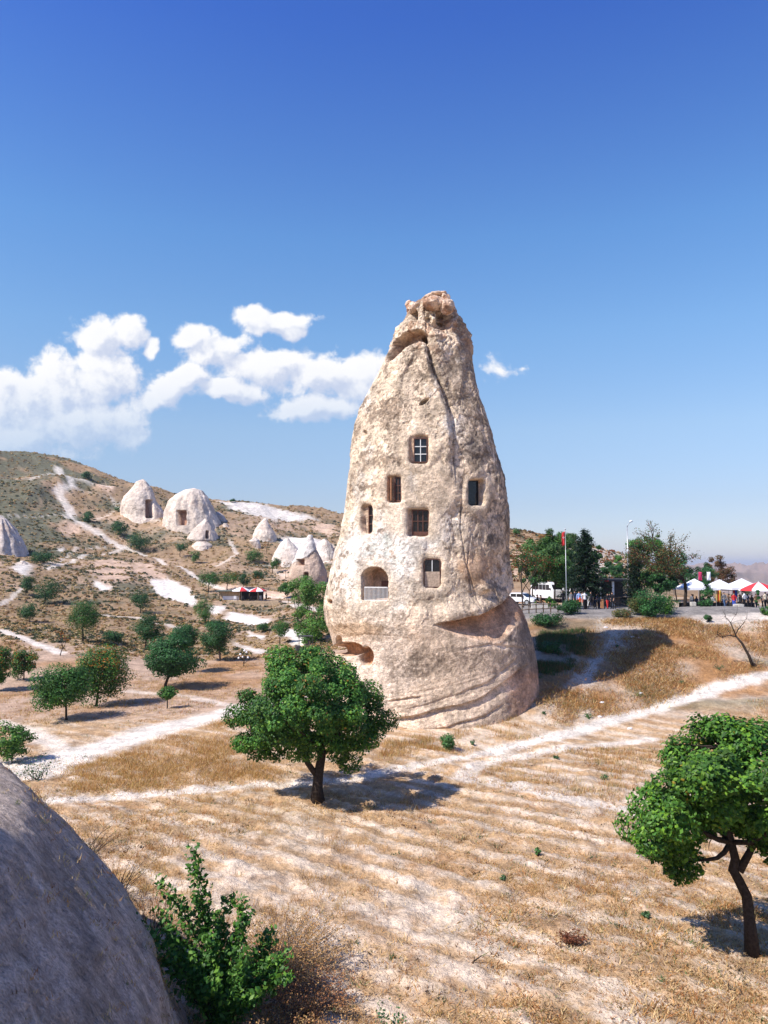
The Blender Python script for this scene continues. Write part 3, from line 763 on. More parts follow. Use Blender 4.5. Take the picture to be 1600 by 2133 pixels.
def window(x0, x1, y0, y1, dp, cols, rows, mat_f, mat_b, fw=.07, bar=.04, out=.10, label=None, lower=0.0, glass='glass'):
    c, nrm = on_chimney((x0 + x1) / 2, (y0 + y1) / 2, 0, -dp); s = c.y / F * 1.01
    w = (x1 - x0) * s / max(.6, abs(nrm.y)); h = (y1 - y0) * s; c = c + nrm * out
    rz = math.atan2(nrm.y, nrm.x) + math.pi / 2
    root = MB(); # outer frame
    for sx in (-1, 1): root.box((sx * (w / 2 - fw / 2), 0, 0), (fw, .12, h))
    for sz in (-1, 1): root.box((0, 0, sz * (h / 2 - fw / 2)), (w - 2 * fw, .118, fw))
    fr = root.build('window', M[mat_f], None, label=label)
    fr.location = c; fr.rotation_euler = (0, 0, rz); fr.parent = chimney
    iw, ih = w - 2 * fw, h - 2 * fw
    lowh = ih * lower
    p = MB(); p.box((0, .03, lowh / 2), (iw, .02, ih - lowh)); p.build('pane', M[glass], fr)
    for i in range(1, cols):
        q_ = MB(); q_.box((-iw / 2 + iw * i / cols, -.01, lowh / 2), (bar, .05, ih - lowh)); q_.build('bar', M[mat_b], fr)
    for j in range(1, rows):
        q_ = MB(); q_.box((0, -.013, -ih / 2 + lowh + (ih - lowh) * j / rows), (iw, .05, bar)); q_.build('bar', M[mat_b], fr)
    if lower:
        q_ = MB(); q_.box((0, 0, -ih / 2 + lowh / 2), (iw, .06, lowh)); q_.build('lower_panel', M['stucco' if lower > .4 else 'wood'], fr)
    return fr


window(862, 890, 910, 961, .45, 2, 3, 'wood', 'white', .05, .05, .06, 'uppermost window with six panes and white bars')
window(818, 833, 993, 1044, .5, 2, 3, 'wood', 'wood', .07, .04, .06, 'narrow window with a brown wooden frame')
window(758, 773, 1053, 1110, .62, 1, 3, 'wood', 'wood', .06, .05, .06, 'narrow dark window near the left edge of the rock')
window(858, 893, 1062, 1115, .55, 3, 2, 'wood', 'wood', .06, .05, .06, 'largest window with a brown grille and red-brown sill board', .12)
window(982, 1010, 999, 1050, .75, 1, 1, 'dark', 'dark', .04, .03, .05, 'dark bare opening on the right side of the rock')  # near-black frame and pane stand in for the unlit inside
window(885, 919, 1166, 1224, .38, 2, 1, 'wood', 'white', .04, .045, .06, 'low window with two panes above stone infill', .56)
# shutter leaf on the second window
c, nrm = on_chimney(812, 1018, .0, -.5); sb = MB(); sb.box((0, 0, 0), (.06, .40, 1.38)); sh = sb.build('shutter', M['woodl'], chimney)
sh.location = c + nrm * .24; sh.rotation_euler = (0, 0, math.atan2(nrm.y, nrm.x) + math.pi / 2 + .25)
# railing in the arch
c0, n0 = on_chimney(757, 1237, -.12, -.0); c1, n1_ = on_chimney(806, 1237, -.12, -.0)
s = c0.y / F
top = s * 13.5
rail = empty('railing', (0, 0, 0)); rail.parent = chimney; rail['label'] = 'white metal railing across the arched opening'
for zz in (top, -top):
    r0 = MB(); r0.box(((c0.x + c1.x) / 2, (c0.y + c1.y) / 2, c0.z + zz), ((c1 - c0).length, .04, .05), math.atan2(c1.y - c0.y, c1.x - c0.x)); r0.build('rail', M['white'], rail)
bme = None
for i in range(19):
    p = c0.lerp(c1, i / 18)
    if bme is None:
        q_ = MB(); q_.box((0, 0, 0), (.028, .028, 2 * top)); bo = q_.build('baluster', M['white'], rail); bme = bo.data
    else: bo = finish(bpy.data.objects.new('baluster', bme), rail)
    bo.location = (p.x, p.y, c0.z)
# niche and door inside the arch
c, nrm = on_chimney(786, 1225, 0, -1.5); q_ = MB(); q_.box((0, 0, 0), (.5, .08, 1.3)); dr = q_.build('inner_door', M['wood'], chimney); dr.location = c + nrm * .06 + Vector((0, 0, -.25)); dr.rotation_euler = (0, 0, math.atan2(nrm.y, nrm.x) + math.pi / 2)

# ---- grey mound at the lower left, the slope beside the viewpoint
axx, axy = -17.0, 10.5
SIL = [(0, 1575), (60, 1632), (130, 1700), (200, 1772), (250, 1832), (290, 1892), (315, 1950), (327, 2000), (345, 2042), (370, 2088), (395, 2133), (425, 2185)]
prof = []
for (x, y) in SIL:
    a_, b_, c_ = rayd(x, y); t = (axx * a_ + axy * b_) / (a_ * a_ + b_ * b_) * 1.0
    p = (a_ * t, b_ * t, c_ * t); prof.append((p[2], math.hypot(p[0] - axx, p[1] - axy), math.atan2(p[1] - axy, p[0] - axx)))
prof = sorted(prof)
zs = [p[0] for p in prof]; rs_ = [p[1] for p in prof]
zz = np.concatenate([np.linspace(-10.6, zs[-1], 330), np.linspace(zs[-1], 6.2, 60)[1:]])
slope = (rs_[-1] - rs_[-4]) / (zs[-1] - zs[-4])
Rz = np.where(zz <= zs[-1], np.interp(zz, zs, rs_), np.maximum(rs_[-1] + slope * .95 * (zz - zs[-1]), .4))
Rz = np.where(zz < zs[0], rs_[0] + (zs[0] - zz) * .25, Rz)
k = np.ones(9) / 9; Rz = np.convolve(np.pad(Rz, 4, mode='edge'), k, 'valid')
_t = np.linspace(-.9, 1.25, 260)
for it in range(10):
    up0 = np.clip(zz + 2.6, 0, None)[:, None]; Rr = Rz[:, None] + up0 * .16 - .12
    sx, sy, sz = axx + up0 * .12 + Rr * np.cos(_t), axy - up0 * .80 + Rr * np.sin(_t), zz[:, None] + 0 * Rr
    fx_, fy_ = proj(sx, sy, sz); fx_ = np.where(sy > 2, fx_, -9999); zc, ec = [], []
    for (tx_, ty_) in SIL[:-1]:
        w_ = np.where(np.abs(fy_ - ty_) < 9, fx_, -9999); k = np.unravel_index(int(np.argmax(w_)), w_.shape)
        if w_[k] > -5000: zc.append(zz[k[0]]); ec.append((tx_ - w_[k]) * sy[k] / F)
    zc, ec = np.array(zc), np.array(ec); k = np.argsort(zc); Rz = Rz + np.interp(zz, zc[k], ec[k]) * .8
    Rz = np.convolve(np.pad(Rz, 14, mode='edge'), np.ones(29) / 29, 'valid')
tha = np.concatenate([np.linspace(-1.25, 1.25, 430), np.linspace(1.25, 2 * math.pi - 1.25, 70)[1:-1]])
ZZ, TT = np.meshgrid(zz, tha, indexing='ij'); RZ = Rz[:, None] + 0 * TT
up_ = np.clip(ZZ + 2.6, 0, None); RZ = RZ + up_ * .16  # out-of-view upper peak, widened and leaned to throw shade on the visible face
x_, y_, z_ = (axx + up_ * .12 + RZ * np.cos(TT)).ravel(), (axy - up_ * .80 + RZ * np.sin(TT)).ravel(), ZZ.ravel()
dm = -.12 + fbm(x_, y_, z_, 4, 3, 401) * .10 + fbm(x_ * 1.0, y_ * 1.6, z_, .8, 4, 402, .6) * .08 + fbm(x_ + z_ * .7, y_ * 3, z_ * .3, .35, 3, 403) * .05 + np.abs(fbm(x_ * .6, y_ * 2.2, z_ * .5, .9, 4, 406)) * .10
x_ += dm * np.cos(TT.ravel()); y_ += dm * np.sin(TT.ravel())
cm = np.tile(np.array([.48, .38, .31]), (len(x_), 1)); nn = fbm(x_, y_, z_, .9, 4, 404, .6)
cm = lerp3(cm, np.array([.30, .23, .175]), sst(.12, .4, nn) * .6); cm = lerp3(cm, np.array([.60, .49, .40]), sst(.15, .5, fbm(x_, y_ * 2, z_, .5, 3, 405)) * .6)
mound = mesh_np('rock_mound', np.stack([x_, y_, z_], 1), grid_faces(len(zz), len(tha), True), M['mound'], True, cm)
finish(mound, None, 'smooth grey rock slope in shade filling the lower left corner', 'rock')
# ------------------------------------------------------------------ smaller rock cones on the hillside
def cone(L, R, Y0, label, holes=(), tint=(1, 1, 1), nth=110, nz=100, bf=.95, flute=0.0, group=None, cap=None, sm=0.0):
    zb = min(at(L[-1][0], L[-1][1], Y0)[2], at(R[-1][0], R[-1][1], Y0)[2]) - 1.0
    c = tuff(L, R, Y0, zb, nth, nz, .55, 30, bf)
    X, Y, Z = c['X'], c['Y'], c['Z']; px, py = proj(X, Y, Z); s = Y0 / F
    d = (fbm(X, Y, Z, 34 * s, 3, 501) * 3 + fbm(X, Y, Z * .4, 14 * s, 3, 505, .45, True) * (1.5 - sm * 1.5) + fbm(X, Y, Z, 6 * s, 3, 502) * .8 - 1.0) * s
    if flute: d += flute * s * np.cos(c['th'] * 17 + 2 * fbm(X, Y, Z, 20 * s, 2, 5)) * sst(0, 30, py - L[0][1])
    hm = np.zeros_like(px)
    for (x0, x1, y0, y1, r, dp) in holes:
        q = rrect(px, py, x0, x1, y0, y1, r); m = sst(.6, -.8, q) * (c['ny'] < 0); d = d * (1 - m) - dp * m; hm = np.maximum(hm, m)
    A1 = fbm(X, Y, Z, 26 * s, 4, 503, .6)
    C = np.tile(np.array([.66, .55, .45]) * np.array(tint), (len(px), 1))
    C = lerp3(C, np.array([.54, .40, .31]), sst(.0, .5, A1) * .5)
    C = lerp3(C, np.array([.25, .2, .17]), sst(.25, .6, fbm(X, Y, Z * 2, 8 * s, 4, 504)) * .45)
    if cap is not None:
        edge = np.interp(px, [q[0] for q in cap], [q[1] for q in cap]); cm_ = sst(1.5, -1.5, py - edge)
        C = lerp3(C * np.array([.78, .72, .68]), np.array([.70, .63, .56]), cm_); d += cm_ * 1.0 * s * 2
    C = lerp3(C, np.array([.36, .21, .14]), hm)
    o, _ = capped(c, d, 'rock_cone', M['rockfar'], np.clip(C, .02, .8), None, label=label, cat='rock formation', group=group)
    return o


GC_ = 'rock cones on the left hillside'
cone([(296, 998), (283, 1003), (272, 1020), (258, 1035), (252, 1045), (252, 1060), (254, 1074), (250, 1096)],
     [(300, 998), (306, 1004), (314, 1016), (321, 1028), (328, 1045), (337, 1060), (346, 1075), (356, 1096)], 257,
     'pointed pale rock cone with a tall dark doorway, highest on the left hillside', [(304, 320, 1041, 1079, 2, 3.2)], group=GC_)
cone([(402, 1017), (384, 1021), (366, 1031), (352, 1045), (344, 1062), (341, 1084), (338, 1110), (336, 1132)],
     [(406, 1017), (422, 1022), (434, 1036), (443, 1056), (454, 1080), (466, 1106), (474, 1132)], 250,
     'broad smooth whaleback rock with a tapering carved doorway', [(368, 388, 1063, 1094, 3, 2.6)], flute=1.0, group=GC_, sm=.3)
cone([(450, 1066), (438, 1075), (436, 1100), (440, 1130)], [(455, 1066), (465, 1074), (476, 1092), (487, 1110), (491, 1132)], 256,
     'grey rock flank leaning on the whaleback rock with a narrow slot', [(440, 449, 1069, 1096, 2, 2.0)], (.8, .78, .8), group=GC_)
cone([(427, 1080), (410, 1095), (395, 1112), (388, 1125), (400, 1138), (412, 1150), (430, 1165), (436, 1176)],
     [(430, 1080), (440, 1095), (450, 1110), (456, 1125), (458, 1140), (456, 1152), (450, 1176)], 236,
     'leaning rock cone with a small dark square hole below the whaleback rock', [(429, 436, 1106, 1122, 1, 2.6)], (.93, .93, .95), group=GC_)
cone([(552, 1080), (540, 1090), (530, 1102), (526, 1115), (526, 1130)], [(555, 1080), (563, 1095), (572, 1108), (577, 1118), (580, 1130)], 240,
     'small sharp pink rock cone standing alone on the slope', group=GC_)
cone([(528, 1119), (518, 1127), (528, 1140), (534, 1150)], [(531, 1119), (540, 1124), (543, 1135), (545, 1150)], 226,
     'small white rock fin just below the sharp pink cone', (), (1.12, 1.14, 1.16), group=GC_)
cone([(645, 1114), (640, 1122), (632, 1133), (622, 1150), (617, 1162), (605, 1180), (599, 1200), (599, 1215), (599, 1232)],
     [(649, 1114), (651, 1125), (656, 1140), (662, 1150), (672, 1170), (680, 1190), (683, 1215), (684, 1232)], 168,
     'white-capped rock cone with two orange square openings beside the tall chimney', [(618, 634, 1165, 1178, 1, 1.6), (633, 643, 1192, 1206, 3, 1.6)], (1, .97, .95), group=GC_, cap=[(600, 1180), (625, 1166), (640, 1160), (658, 1143), (684, 1140)])
cone([(-6, 1073), (-30, 1090), (-60, 1120), (-90, 1165), (-95, 1200)], [(-1, 1073), (14, 1082), (30, 1102), (45, 1130), (56, 1160), (62, 1182), (64, 1200)], 188,
     'fluted grey-white rock cone cut off by the left edge of the picture', (), (.9, .92, .98), flute=2.2, group=GC_)
cone([(151, 975), (147, 985), (145, 1003)], [(154, 975), (158, 985), (161, 1003)], 298, 'tiny brown rock spike near the hill crest', (), (.7, .66, .62), 40, 40, group=GC_)
cone([(500, 1044), (488, 1055), (484, 1070), (484, 1088)], [(508, 1044), (522, 1052), (532, 1068), (538, 1088)], 322, 'low pale rock outcrop with a round black cave mouth below the ridge', [(509, 518, 1071, 1079, 4, 4)], group=GC_)
cone([(45, 1168), (34, 1180), (28, 1192), (28, 1206)], [(50, 1168), (62, 1180), (70, 1192), (72, 1206)], 160, 'small pale rock hump below the fluted cone', (), (.95, .97, 1.0), 50, 40, group=GC_)
cone([(596, 1121), (584, 1132), (572, 1150), (566, 1168), (560, 1196)], [(600, 1121), (614, 1136), (630, 1158), (642, 1196)], 214, 'white rock peak just left behind the capped cone', (), (1.08, 1.12, 1.16), group=GC_)
cone([(674, 1122), (664, 1133), (652, 1152), (640, 1196)], [(679, 1122), (694, 1134), (706, 1158), (716, 1198)], 212, 'white rock peak between the capped cone and the chimney', (), (1.08, 1.12, 1.16), group=GC_)
cone([(490, 1045), (462, 1048), (452, 1056), (448, 1072), (448, 1090)], [(530, 1047), (575, 1056), (620, 1068), (652, 1080), (660, 1098)], 326, 'long low white rock ridge along the hilltop', (), (1.04, 1.05, 1.08), 140, 50, .3, group=GC_)
cone([(410, 1128), (398, 1138), (396, 1150), (400, 1172)], [(425, 1126), (444, 1136), (452, 1152), (460, 1182)], 228, 'pale rock apron at the foot of the leaning cone', (), (1.0, 1.0, 1.0), group=GC_)
cone([(468, 1090), (462, 1100), (462, 1130)], [(472, 1090), (482, 1108), (490, 1124), (492, 1136)], 248, 'thin grey rock fin right of the whaleback rock', (), (.85, .85, .86), 60, 60, group=GC_)
cone([(1225, 1136), (1200, 1146), (1180, 1166), (1165, 1215)], [(1255, 1140), (1275, 1150), (1296, 1172), (1320, 1215)], 186, 'pale rounded rock outcrop behind the roadside trees', (), (1, .95, .9), group=None)

# ------------------------------------------------------------------ leaves and trees
GREEN = np.array([.030, .112, .022]); YGREEN = np.array([.12, .23, .03]); DGREEN = np.array([.022, .070, .022]); ORANGE = np.array([.36, .13, .02]); RUST = np.array([.26, .085, .03])


def leaf_mesh(P, Nn, size, cols, asp=.62, droop=.25):
    n = len(P); Nn = Nn / (np.linalg.norm(Nn, axis=1)[:, None] + 1e-9)
    t = rng.normal(size=(n, 3)); t -= (t * Nn).sum(1)[:, None] * Nn; t /= np.linalg.norm(t, axis=1)[:, None] + 1e-9
    bz = np.cross(Nn, t); s = size[:, None]
    v0 = P - t * s * .5; v2 = P + t * s * .5 - Nn * s * droop * .5
    v1 = P + bz * s * asp * .5 - Nn * s * .14; v3 = P - bz * s * asp * .5 - Nn * s * .14
    V = np.stack([v0, v1, v2, v3], 1).reshape(-1, 3); Fq = np.arange(4 * n).reshape(n, 4)
    return V, Fq, np.repeat(cols, 4, 0)


def leaf_cols(n, base, accent, frac, warm=None, wfrac=0.0, w=None):
    k = rng.random(n)[:, None]; v = rng.uniform(.65, 1.35, n)[:, None]
    c = (base[None] * (1 - k) + (base * .6 + np.asarray(accent) * .4)[None] * k) * v * .92
    m = rng.random(n) < frac; c[m] = accent * rng.uniform(.8, 1.25, m.sum())[:, None]
    if warm is not None:
        p = wfrac if w is None else wfrac * w
        m = rng.random(n) < p; c[m] = warm * rng.uniform(.6, 1.3, m.sum())[:, None]
    return c


def outline_clumps(P, Y, n, r, rad, cxp=None, seed=0, bal=1.0):
    P = np.array(P, float); x0, y0 = P.min(0); x1, y1 = P.max(0); R_ = np.random.default_rng(seed)
    out = []; s = Y / F
    Pl = list(map(tuple, P)) + [tuple(P[0])]
    while len(out) < n:
        q = R_.uniform((x0, y0), (x1, y1), (400, 2))
        ins = inpoly(q[:, 0], q[:, 1], P); dd_, _, _ = pdist(q[:, 0], q[:, 1], Pl)
        q = q[ins & (dd_ > r / s * .55)]; dd_ = dd_[ins & (dd_ > r / s * .55)]
        for (a_, b_), e in zip(q, dd_):
            H = min(e * s * 1.9, rad); yo = H * R_.choice([-1, -1, 1]) * R_.uniform(.45, 1.0) if R_.random() < .8 else H * R_.uniform(-.5, .5)
            p = at(a_, b_, Y + yo * bal)
            out.append((p.x, p.y, p.z))
            if len(out) >= n: break
    return np.array(out)


def crown_from(clumps, rads, nleaf, size, base, accent, frac=.1, warm=None, wfrac=0, centre=None, wtop=False, shell=.5, wside=0):
    k = rng.choice(len(clumps), nleaf, p=rads ** 2 / (rads ** 2).sum())
    dr = rng.normal(size=(nleaf, 3)); dr /= np.linalg.norm(dr, axis=1)[:, None]
    rr_ = rng.uniform(shell, 1.08, nleaf) ** .8; P = clumps[k] + dr * (rads[k] * rr_)[:, None] * np.array([1.05, 1.05, .85])
    ctr = clumps.mean(0) if centre is None else centre
    o_ = P - ctr; o_ /= np.linalg.norm(o_, axis=1)[:, None] + 1e-9
    Nn = dr * .55 + o_ * .5 + np.array([0, 0, .45]) + rng.normal(size=(nleaf, 3)) * .42
    w = None
    if wtop:
        h = (P[:, 2] - P[:, 2].min()) / (np.ptp(P[:, 2]) + 1e-6); lr = (P[:, 0] - P[:, 0].mean()) / (np.ptp(P[:, 0]) + 1e-6)
        w = np.clip((h - .25) * 1.6 + wside * lr * 2, 0, 1.5) * (rng.random(len(clumps))[k] > .35)
    c = leaf_cols(nleaf, base, accent, frac, warm, wfrac, w)
    c *= (rng.uniform(.68, 1.3, len(clumps))[k])[:, None]
    return leaf_mesh(P, Nn, size * rng.uniform(.7, 1.3, nleaf), c)


def bend(a, b, n, amt, R_):
    a = Vector(a); b = Vector(b); L = (b - a).length
    o = Vector(R_.normal(size=3)) * L * amt; o2 = Vector(R_.normal(size=3)) * L * amt * .5
    return [a.lerp(b, t) + o * (math.sin(t * math.pi)) + o2 * math.sin(2 * t * math.pi) for t in np.linspace(0, 1, n)]


def skeleton(mb, base, fork, clumps, r0, R_, nlimb=5, stems=1, twigs=1.0, path=None):
    """tapered trunk, limbs and branches reaching every clump"""
    trunk = path if path is not None else bend(base, fork, 6, .03, R_)
    n = len(trunk); rad = [r0 * (1.35 if i == 0 else 1) * (1 - .35 * i / (n - 1)) for i in range(n)]
    mb.tube(trunk, rad, 8); f = Vector(trunk[-1]); rt = rad[-1]
    C = [Vector(c) for c in clumps]
    nlimb = min(nlimb, len(C)); idx = [int(R_.integers(len(C)))]
    while len(idx) < nlimb:
        dmin = [min(((c - f).normalized() - (C[j] - f).normalized()).length for j in idx) for c in C]; idx.append(int(np.argmax(dmin)))
    limbs = []
    for j in idx:
        st = f if R_.random() < .6 else Vector(trunk[max(1, n - 2)])
        L = bend(st - Vector((0, 0, rt * .5)), C[j], 6, .07, R_); rr2 = [rt * .72 * (1 - .8 * i / 5) + .008 for i in range(6)]
        mb.tube(L, rr2, 6); limbs.append(L)
    for j, c in enumerate(C):
        if j in idx or R_.random() > twigs: continue
        best = min(((c - L[i]).length, k, i) for k, L in enumerate(limbs) for i in (1, 2, 3, 4))
        p = limbs[best[1]][best[2]]
        mb.tube(bend(p, c, 4, .06, R_), [rt * .3, rt * .2, rt * .12, .006], 4, cap=False)


def make_tree(base, H, label, outline=None, Y=None, cw=None, ch=None, nleaf=3000, lsize=.14, base_c=GREEN, accent=YGREEN, frac=.12, warm=None, wfrac=0, ncl=40,
              seed=0, r0=None, tf=.35, group=None, nlimb=5, path=None, crad=None, bark='bark', xoff=0, twigs=1.0, wside=0, shell=.5, name='tree', cat='tree', extra=None, nostem=False):
    R_ = np.random.default_rng(seed + 1000); base = Vector(base)
    t = empty(name, base, label, cat, group)
    if outline is not None:
        xs = [p[0] for p in outline]; W_ = (max(xs) - min(xs)) * Y / F; crad = crad or W_ * .11
        cl = outline_clumps(outline, Y, ncl, crad * .75, W_ * .46, seed=seed)
    else:
        cw = cw or H * .9; ch = ch or H * .62; crad = crad or cw * .15
        q = R_.normal(size=(ncl, 3)); q /= np.linalg.norm(q, axis=1)[:, None]; q *= (R_.uniform(.25, 1, ncl) ** .5)[:, None]
        q *= R_.uniform(.82, 1.12, ncl)[:, None]
        cl = np.array(base) + np.array([xoff, 0, H - ch / 2 - crad * .3]) + q * np.array([cw / 2 - crad * .8, cw / 2 - crad * .8, ch / 2 - crad * .7])
    rads = crad * R_.uniform(.5, 1.45, len(cl))
    rads = rads; V, Fq, c = crown_from(cl, rads, nleaf, lsize, base_c, accent, frac, warm, wfrac, wtop=warm is not None, wside=wside, shell=shell)
    cr = mesh_np('crown', V - np.array(base), Fq, M['leaf'], False, c); finish(cr, t)
    if not nostem:
        mb = MB(); r0 = r0 or H * .022
        fork = base.lerp(Vector(cl.mean(0)), .0) + Vector((xoff * .3, 0, H * tf))
        skeleton(mb, base - Vector((0, 0, .15)), fork, cl, r0, R_, nlimb, path=path, twigs=twigs)
        if extra: extra(mb, R_)
        mb.v = [tuple(Vector(v) - base) for v in mb.v]
        mb.build('trunk', M[bark], t, True)
    return t


# main tree in front of the chimney
bt = hit(662, 1668); YT = bt.y
OUT = [(590, 1352), (640, 1336), (700, 1345), (735, 1372), (768, 1402), (778, 1440), (795, 1470), (820, 1495), (808, 1530), (792, 1560), (765, 1580), (742, 1600), (712, 1600), (698, 1578), (668, 1566), (650, 1578), (630, 1566),
       (612, 1582), (592, 1594), (560, 1580), (520, 1578), (495, 1556), (483, 1530), (476, 1505), (486, 1480), (484, 1448), (510, 1425), (540, 1395), (560, 1362)]
mp = [at(662, 1674, YT), at(661, 1640, YT), at(664, 1610, YT), at(670, 1575, YT), at(668, 1545, YT)]


def ex(mb, R_):
    L = [at(657, 1612, YT), at(640, 1588, YT - .1), at(632, 1560, YT - .3), at(620, 1525, YT - .6), at(590, 1480, YT - .9)]
    mb.tube(L, [.13, .12, .11, .08, .04], 7)


make_tree(bt, 6.6, 'large round dark green tree with forked trunk, on the field before the chimney', OUT, YT, nleaf=62000, lsize=.12, ncl=150, seed=3, r0=.24, path=mp, crad=.45, extra=ex, nlimb=8,
          base_c=GREEN * 1.12, accent=YGREEN * 1.1, frac=.20, warm=np.array([.30, .17, .03]), wfrac=.04, wside=.5, group=None)
# right-hand tree, cut by the picture's edge
br = hit(1568, 1985); YR = br.y
OUTR = [(1478, 1466), (1500, 1478), (1560, 1490), (1640, 1500), (1720, 1530), (1790, 1600), (1780, 1700), (1730, 1800), (1660, 1872), (1600, 1884), (1566, 1862), (1572, 1830), (1600, 1800), (1590, 1762), (1545, 1745), (1500, 1740), (1470, 1745),
        (1442, 1790), (1444, 1820), (1415, 1842), (1382, 1824), (1372, 1802), (1345, 1808), (1300, 1795), (1284, 1765), (1276, 1738), (1298, 1715), (1284, 1690), (1318, 1676), (1330, 1640), (1345, 1580), (1385, 1578), (1396, 1530), (1425, 1500), (1458, 1485)]
mpr = [at(1568, 1995, YR), at(1562, 1920, YR), at(1556, 1868, YR), at(1540, 1835, YR), at(1527, 1812, YR), at(1532, 1790, YR), at(1522, 1750, YR), at(1508, 1700, YR)]


def exr(mb, R_):
    L = [at(1540, 1815, YR), at(1562, 1775, YR), at(1585, 1720, YR + .3), at(1620, 1650, YR + .6)]
    mb.tube(L, [.11, .09, .08, .04], 7)
    L = [at(1512, 1725, YR), at(1490, 1735, YR - .2), at(1478, 1755, YR - .2), at(1476, 1770, YR - .2)]; mb.tube(L, [.02, .015, .012, .006], 5)


make_tree(br, 6.3, 'bright green leafy tree with a crooked dark trunk cut by the right edge', OUTR, YR, nleaf=46000, lsize=.125, ncl=185, seed=8, r0=.15, path=mpr, crad=.37, extra=exr, nlimb=8,
          base_c=np.array([.034, .105, .016]), accent=np.array([.13, .25, .022]), frac=.20, warm=np.array([.4, .3, .03]), wfrac=.012)

# the orchard and hillside trees: (base px, base py, crown x0,x1,y0,y1, leaves, palette, label)
OG = 'trees on the valley floor and hillside'
PAL = {'g': dict(base_c=GREEN * .9, accent=YGREEN * .8, frac=.08), 'd': dict(base_c=DGREEN * 1.1, accent=GREEN * 1.2, frac=.15), 'l': dict(base_c=np.array([.05, .135, .03]), accent=np.array([.1, .2, .04]), frac=.2),
       'o': dict(base_c=GREEN * 1.0, accent=YGREEN * .9, frac=.15, warm=ORANGE, wfrac=.28), 'r': dict(base_c=np.array([.10, .10, .03]), accent=ORANGE, frac=.35)}
TREES = [
    (139, 1500, 64, 188, 1378, 1468, 11000, 'g', 'twin-stemmed green tree nearest the left path', .30),
    (200, 1471, 150, 270, 1334, 1456, 12000, 'o', 'rounded tree with orange-tinged top behind the twin-stemmed tree', .28),
    (172, 1336, 133, 216, 1246, 1312, 7000, 'g', 'forked dark tree with bare lower limbs above the orange-topped tree', .45),
    (92, 1257, 70, 126, 1198, 1248, 3500, 'd', 'spreading dark tree on the slope, right one of the touching pair', .42),
    (55, 1240, 40, 76, 1193, 1230, 2200, 'd', 'slender dark tree on the slope, left one of the touching pair', .45),
    (62, 1296, 38, 84, 1246, 1288, 2600, 'd', 'low dark tree below the touching pair', .35),
    (49, 1418, 19, 79, 1348, 1406, 5200, 'o', 'small tree with orange and green leaves near the left edge', .3),
    (-4, 1440, -45, 22, 1335, 1428, 7000, 'o', 'orange-green tree cut off by the left edge', .3),
    (302, 1355, 276, 342, 1270, 1337, 6500, 'd', 'dense upright dark tree left of the leaning tree', .38),
    (292, 1278, 270, 313, 1226, 1268, 2600, 'd', 'low dark tree with its shadow below the white rock patch', .3),
    (388, 1402, 352, 418, 1288, 1352, 6500, 'd', 'dark tree just behind the leaning tree', .45),
    (458, 1376, 414, 489, 1276, 1358, 8500, 'd', 'dark round tree with pale trunk right of the leaning tree', .35),
    (428, 1300, 402, 448, 1241, 1292, 3000, 'l', 'light green tree below the cafe awning', .35),
    (348, 1476, 328, 368, 1426, 1456, 1500, 'g', 'thin sapling with a small tuft of leaves under the leaning tree', .5),
    (375, 1160, 363, 392, 1128, 1147, 900, 'd', 'small tree below the leaning rock cone, darker one', .5),
    (402, 1174, 395, 418, 1142, 1168, 900, 'l', 'small bright green tree below the leaning rock cone', .4),
    (435, 1233, 411, 460, 1184, 1219, 2600, 'g', 'tree above the cafe, left one', .45),
    (474, 1230, 458, 498, 1184, 1218, 1500, 'o', 'thin orange-tinged tree above the cafe, right one', .45),
    (506, 1226, 494, 520, 1192, 1217, 1300, 'd', 'dark rounded shrub-like tree above the cafe roof', .3),
    (531, 1219, 526, 549, 1181, 1207, 900, 'd', 'slim dark tree on the slope above the cafe umbrellas', .5),
    (526, 1171, 510, 548, 1140, 1165, 1400, 'g', 'green tree below the small white rock fin', .5),
    (567, 1194, 559, 586, 1155, 1183, 1300, 'g', 'lone green tree midway between sharp cone and chimney', .4),
    (290, 1146, 262, 324, 1103, 1141, 3000, 'd', 'wide dark tree beside the walker in white', .3),
    (250, 1118, 231, 269, 1077, 1113, 2200, 'd', 'dark tree below the highest doorway cone', .3),
    (583, 1341, 566, 602, 1288, 1325, 2400, 'g', 'small green tree beside the white slope, left of the chimney', .5),
    (548, 1318, 534, 561, 1291, 1317, 1300, 'g', 'little bushy tree left of the small green tree', .25),
    (240, 1338, 219, 260, 1306, 1336, 2200, 'd', 'low dark bushy tree between the forked and upright trees', .2),
    (185, 1088, 169, 201, 1062, 1088, 1500, 'd', 'isolated dark bush-like tree high on the left slope', .2),
    (178, 998, 168, 193, 979, 997, 900, 'd', 'dark shrub-like tree on the hill crest', .2),
    (88, 1172, 58, 112, 1142, 1172, 2600, 'd', 'low dark green tree right of the fluted cone', .25),
    (244, 1048 + 18, 236, 254, 1050, 1064, 300, 'd', 'tiny dark shrub left of the highest doorway cone', .2),
    (1077, 1117, 1068, 1087, 1099, 1114, 500, 'g', 'tiny tree on the skyline right of the chimney', .3),
    (1130, 1124, 1119, 1143, 1112, 1120, 250, 'r', 'flat-topped small tree on the skyline behind the roadside trees', .6),
    (484, 1047, 478, 491, 1038, 1045, 250, 'd', 'tiny dark shrub on the ridge skyline', .3),
]
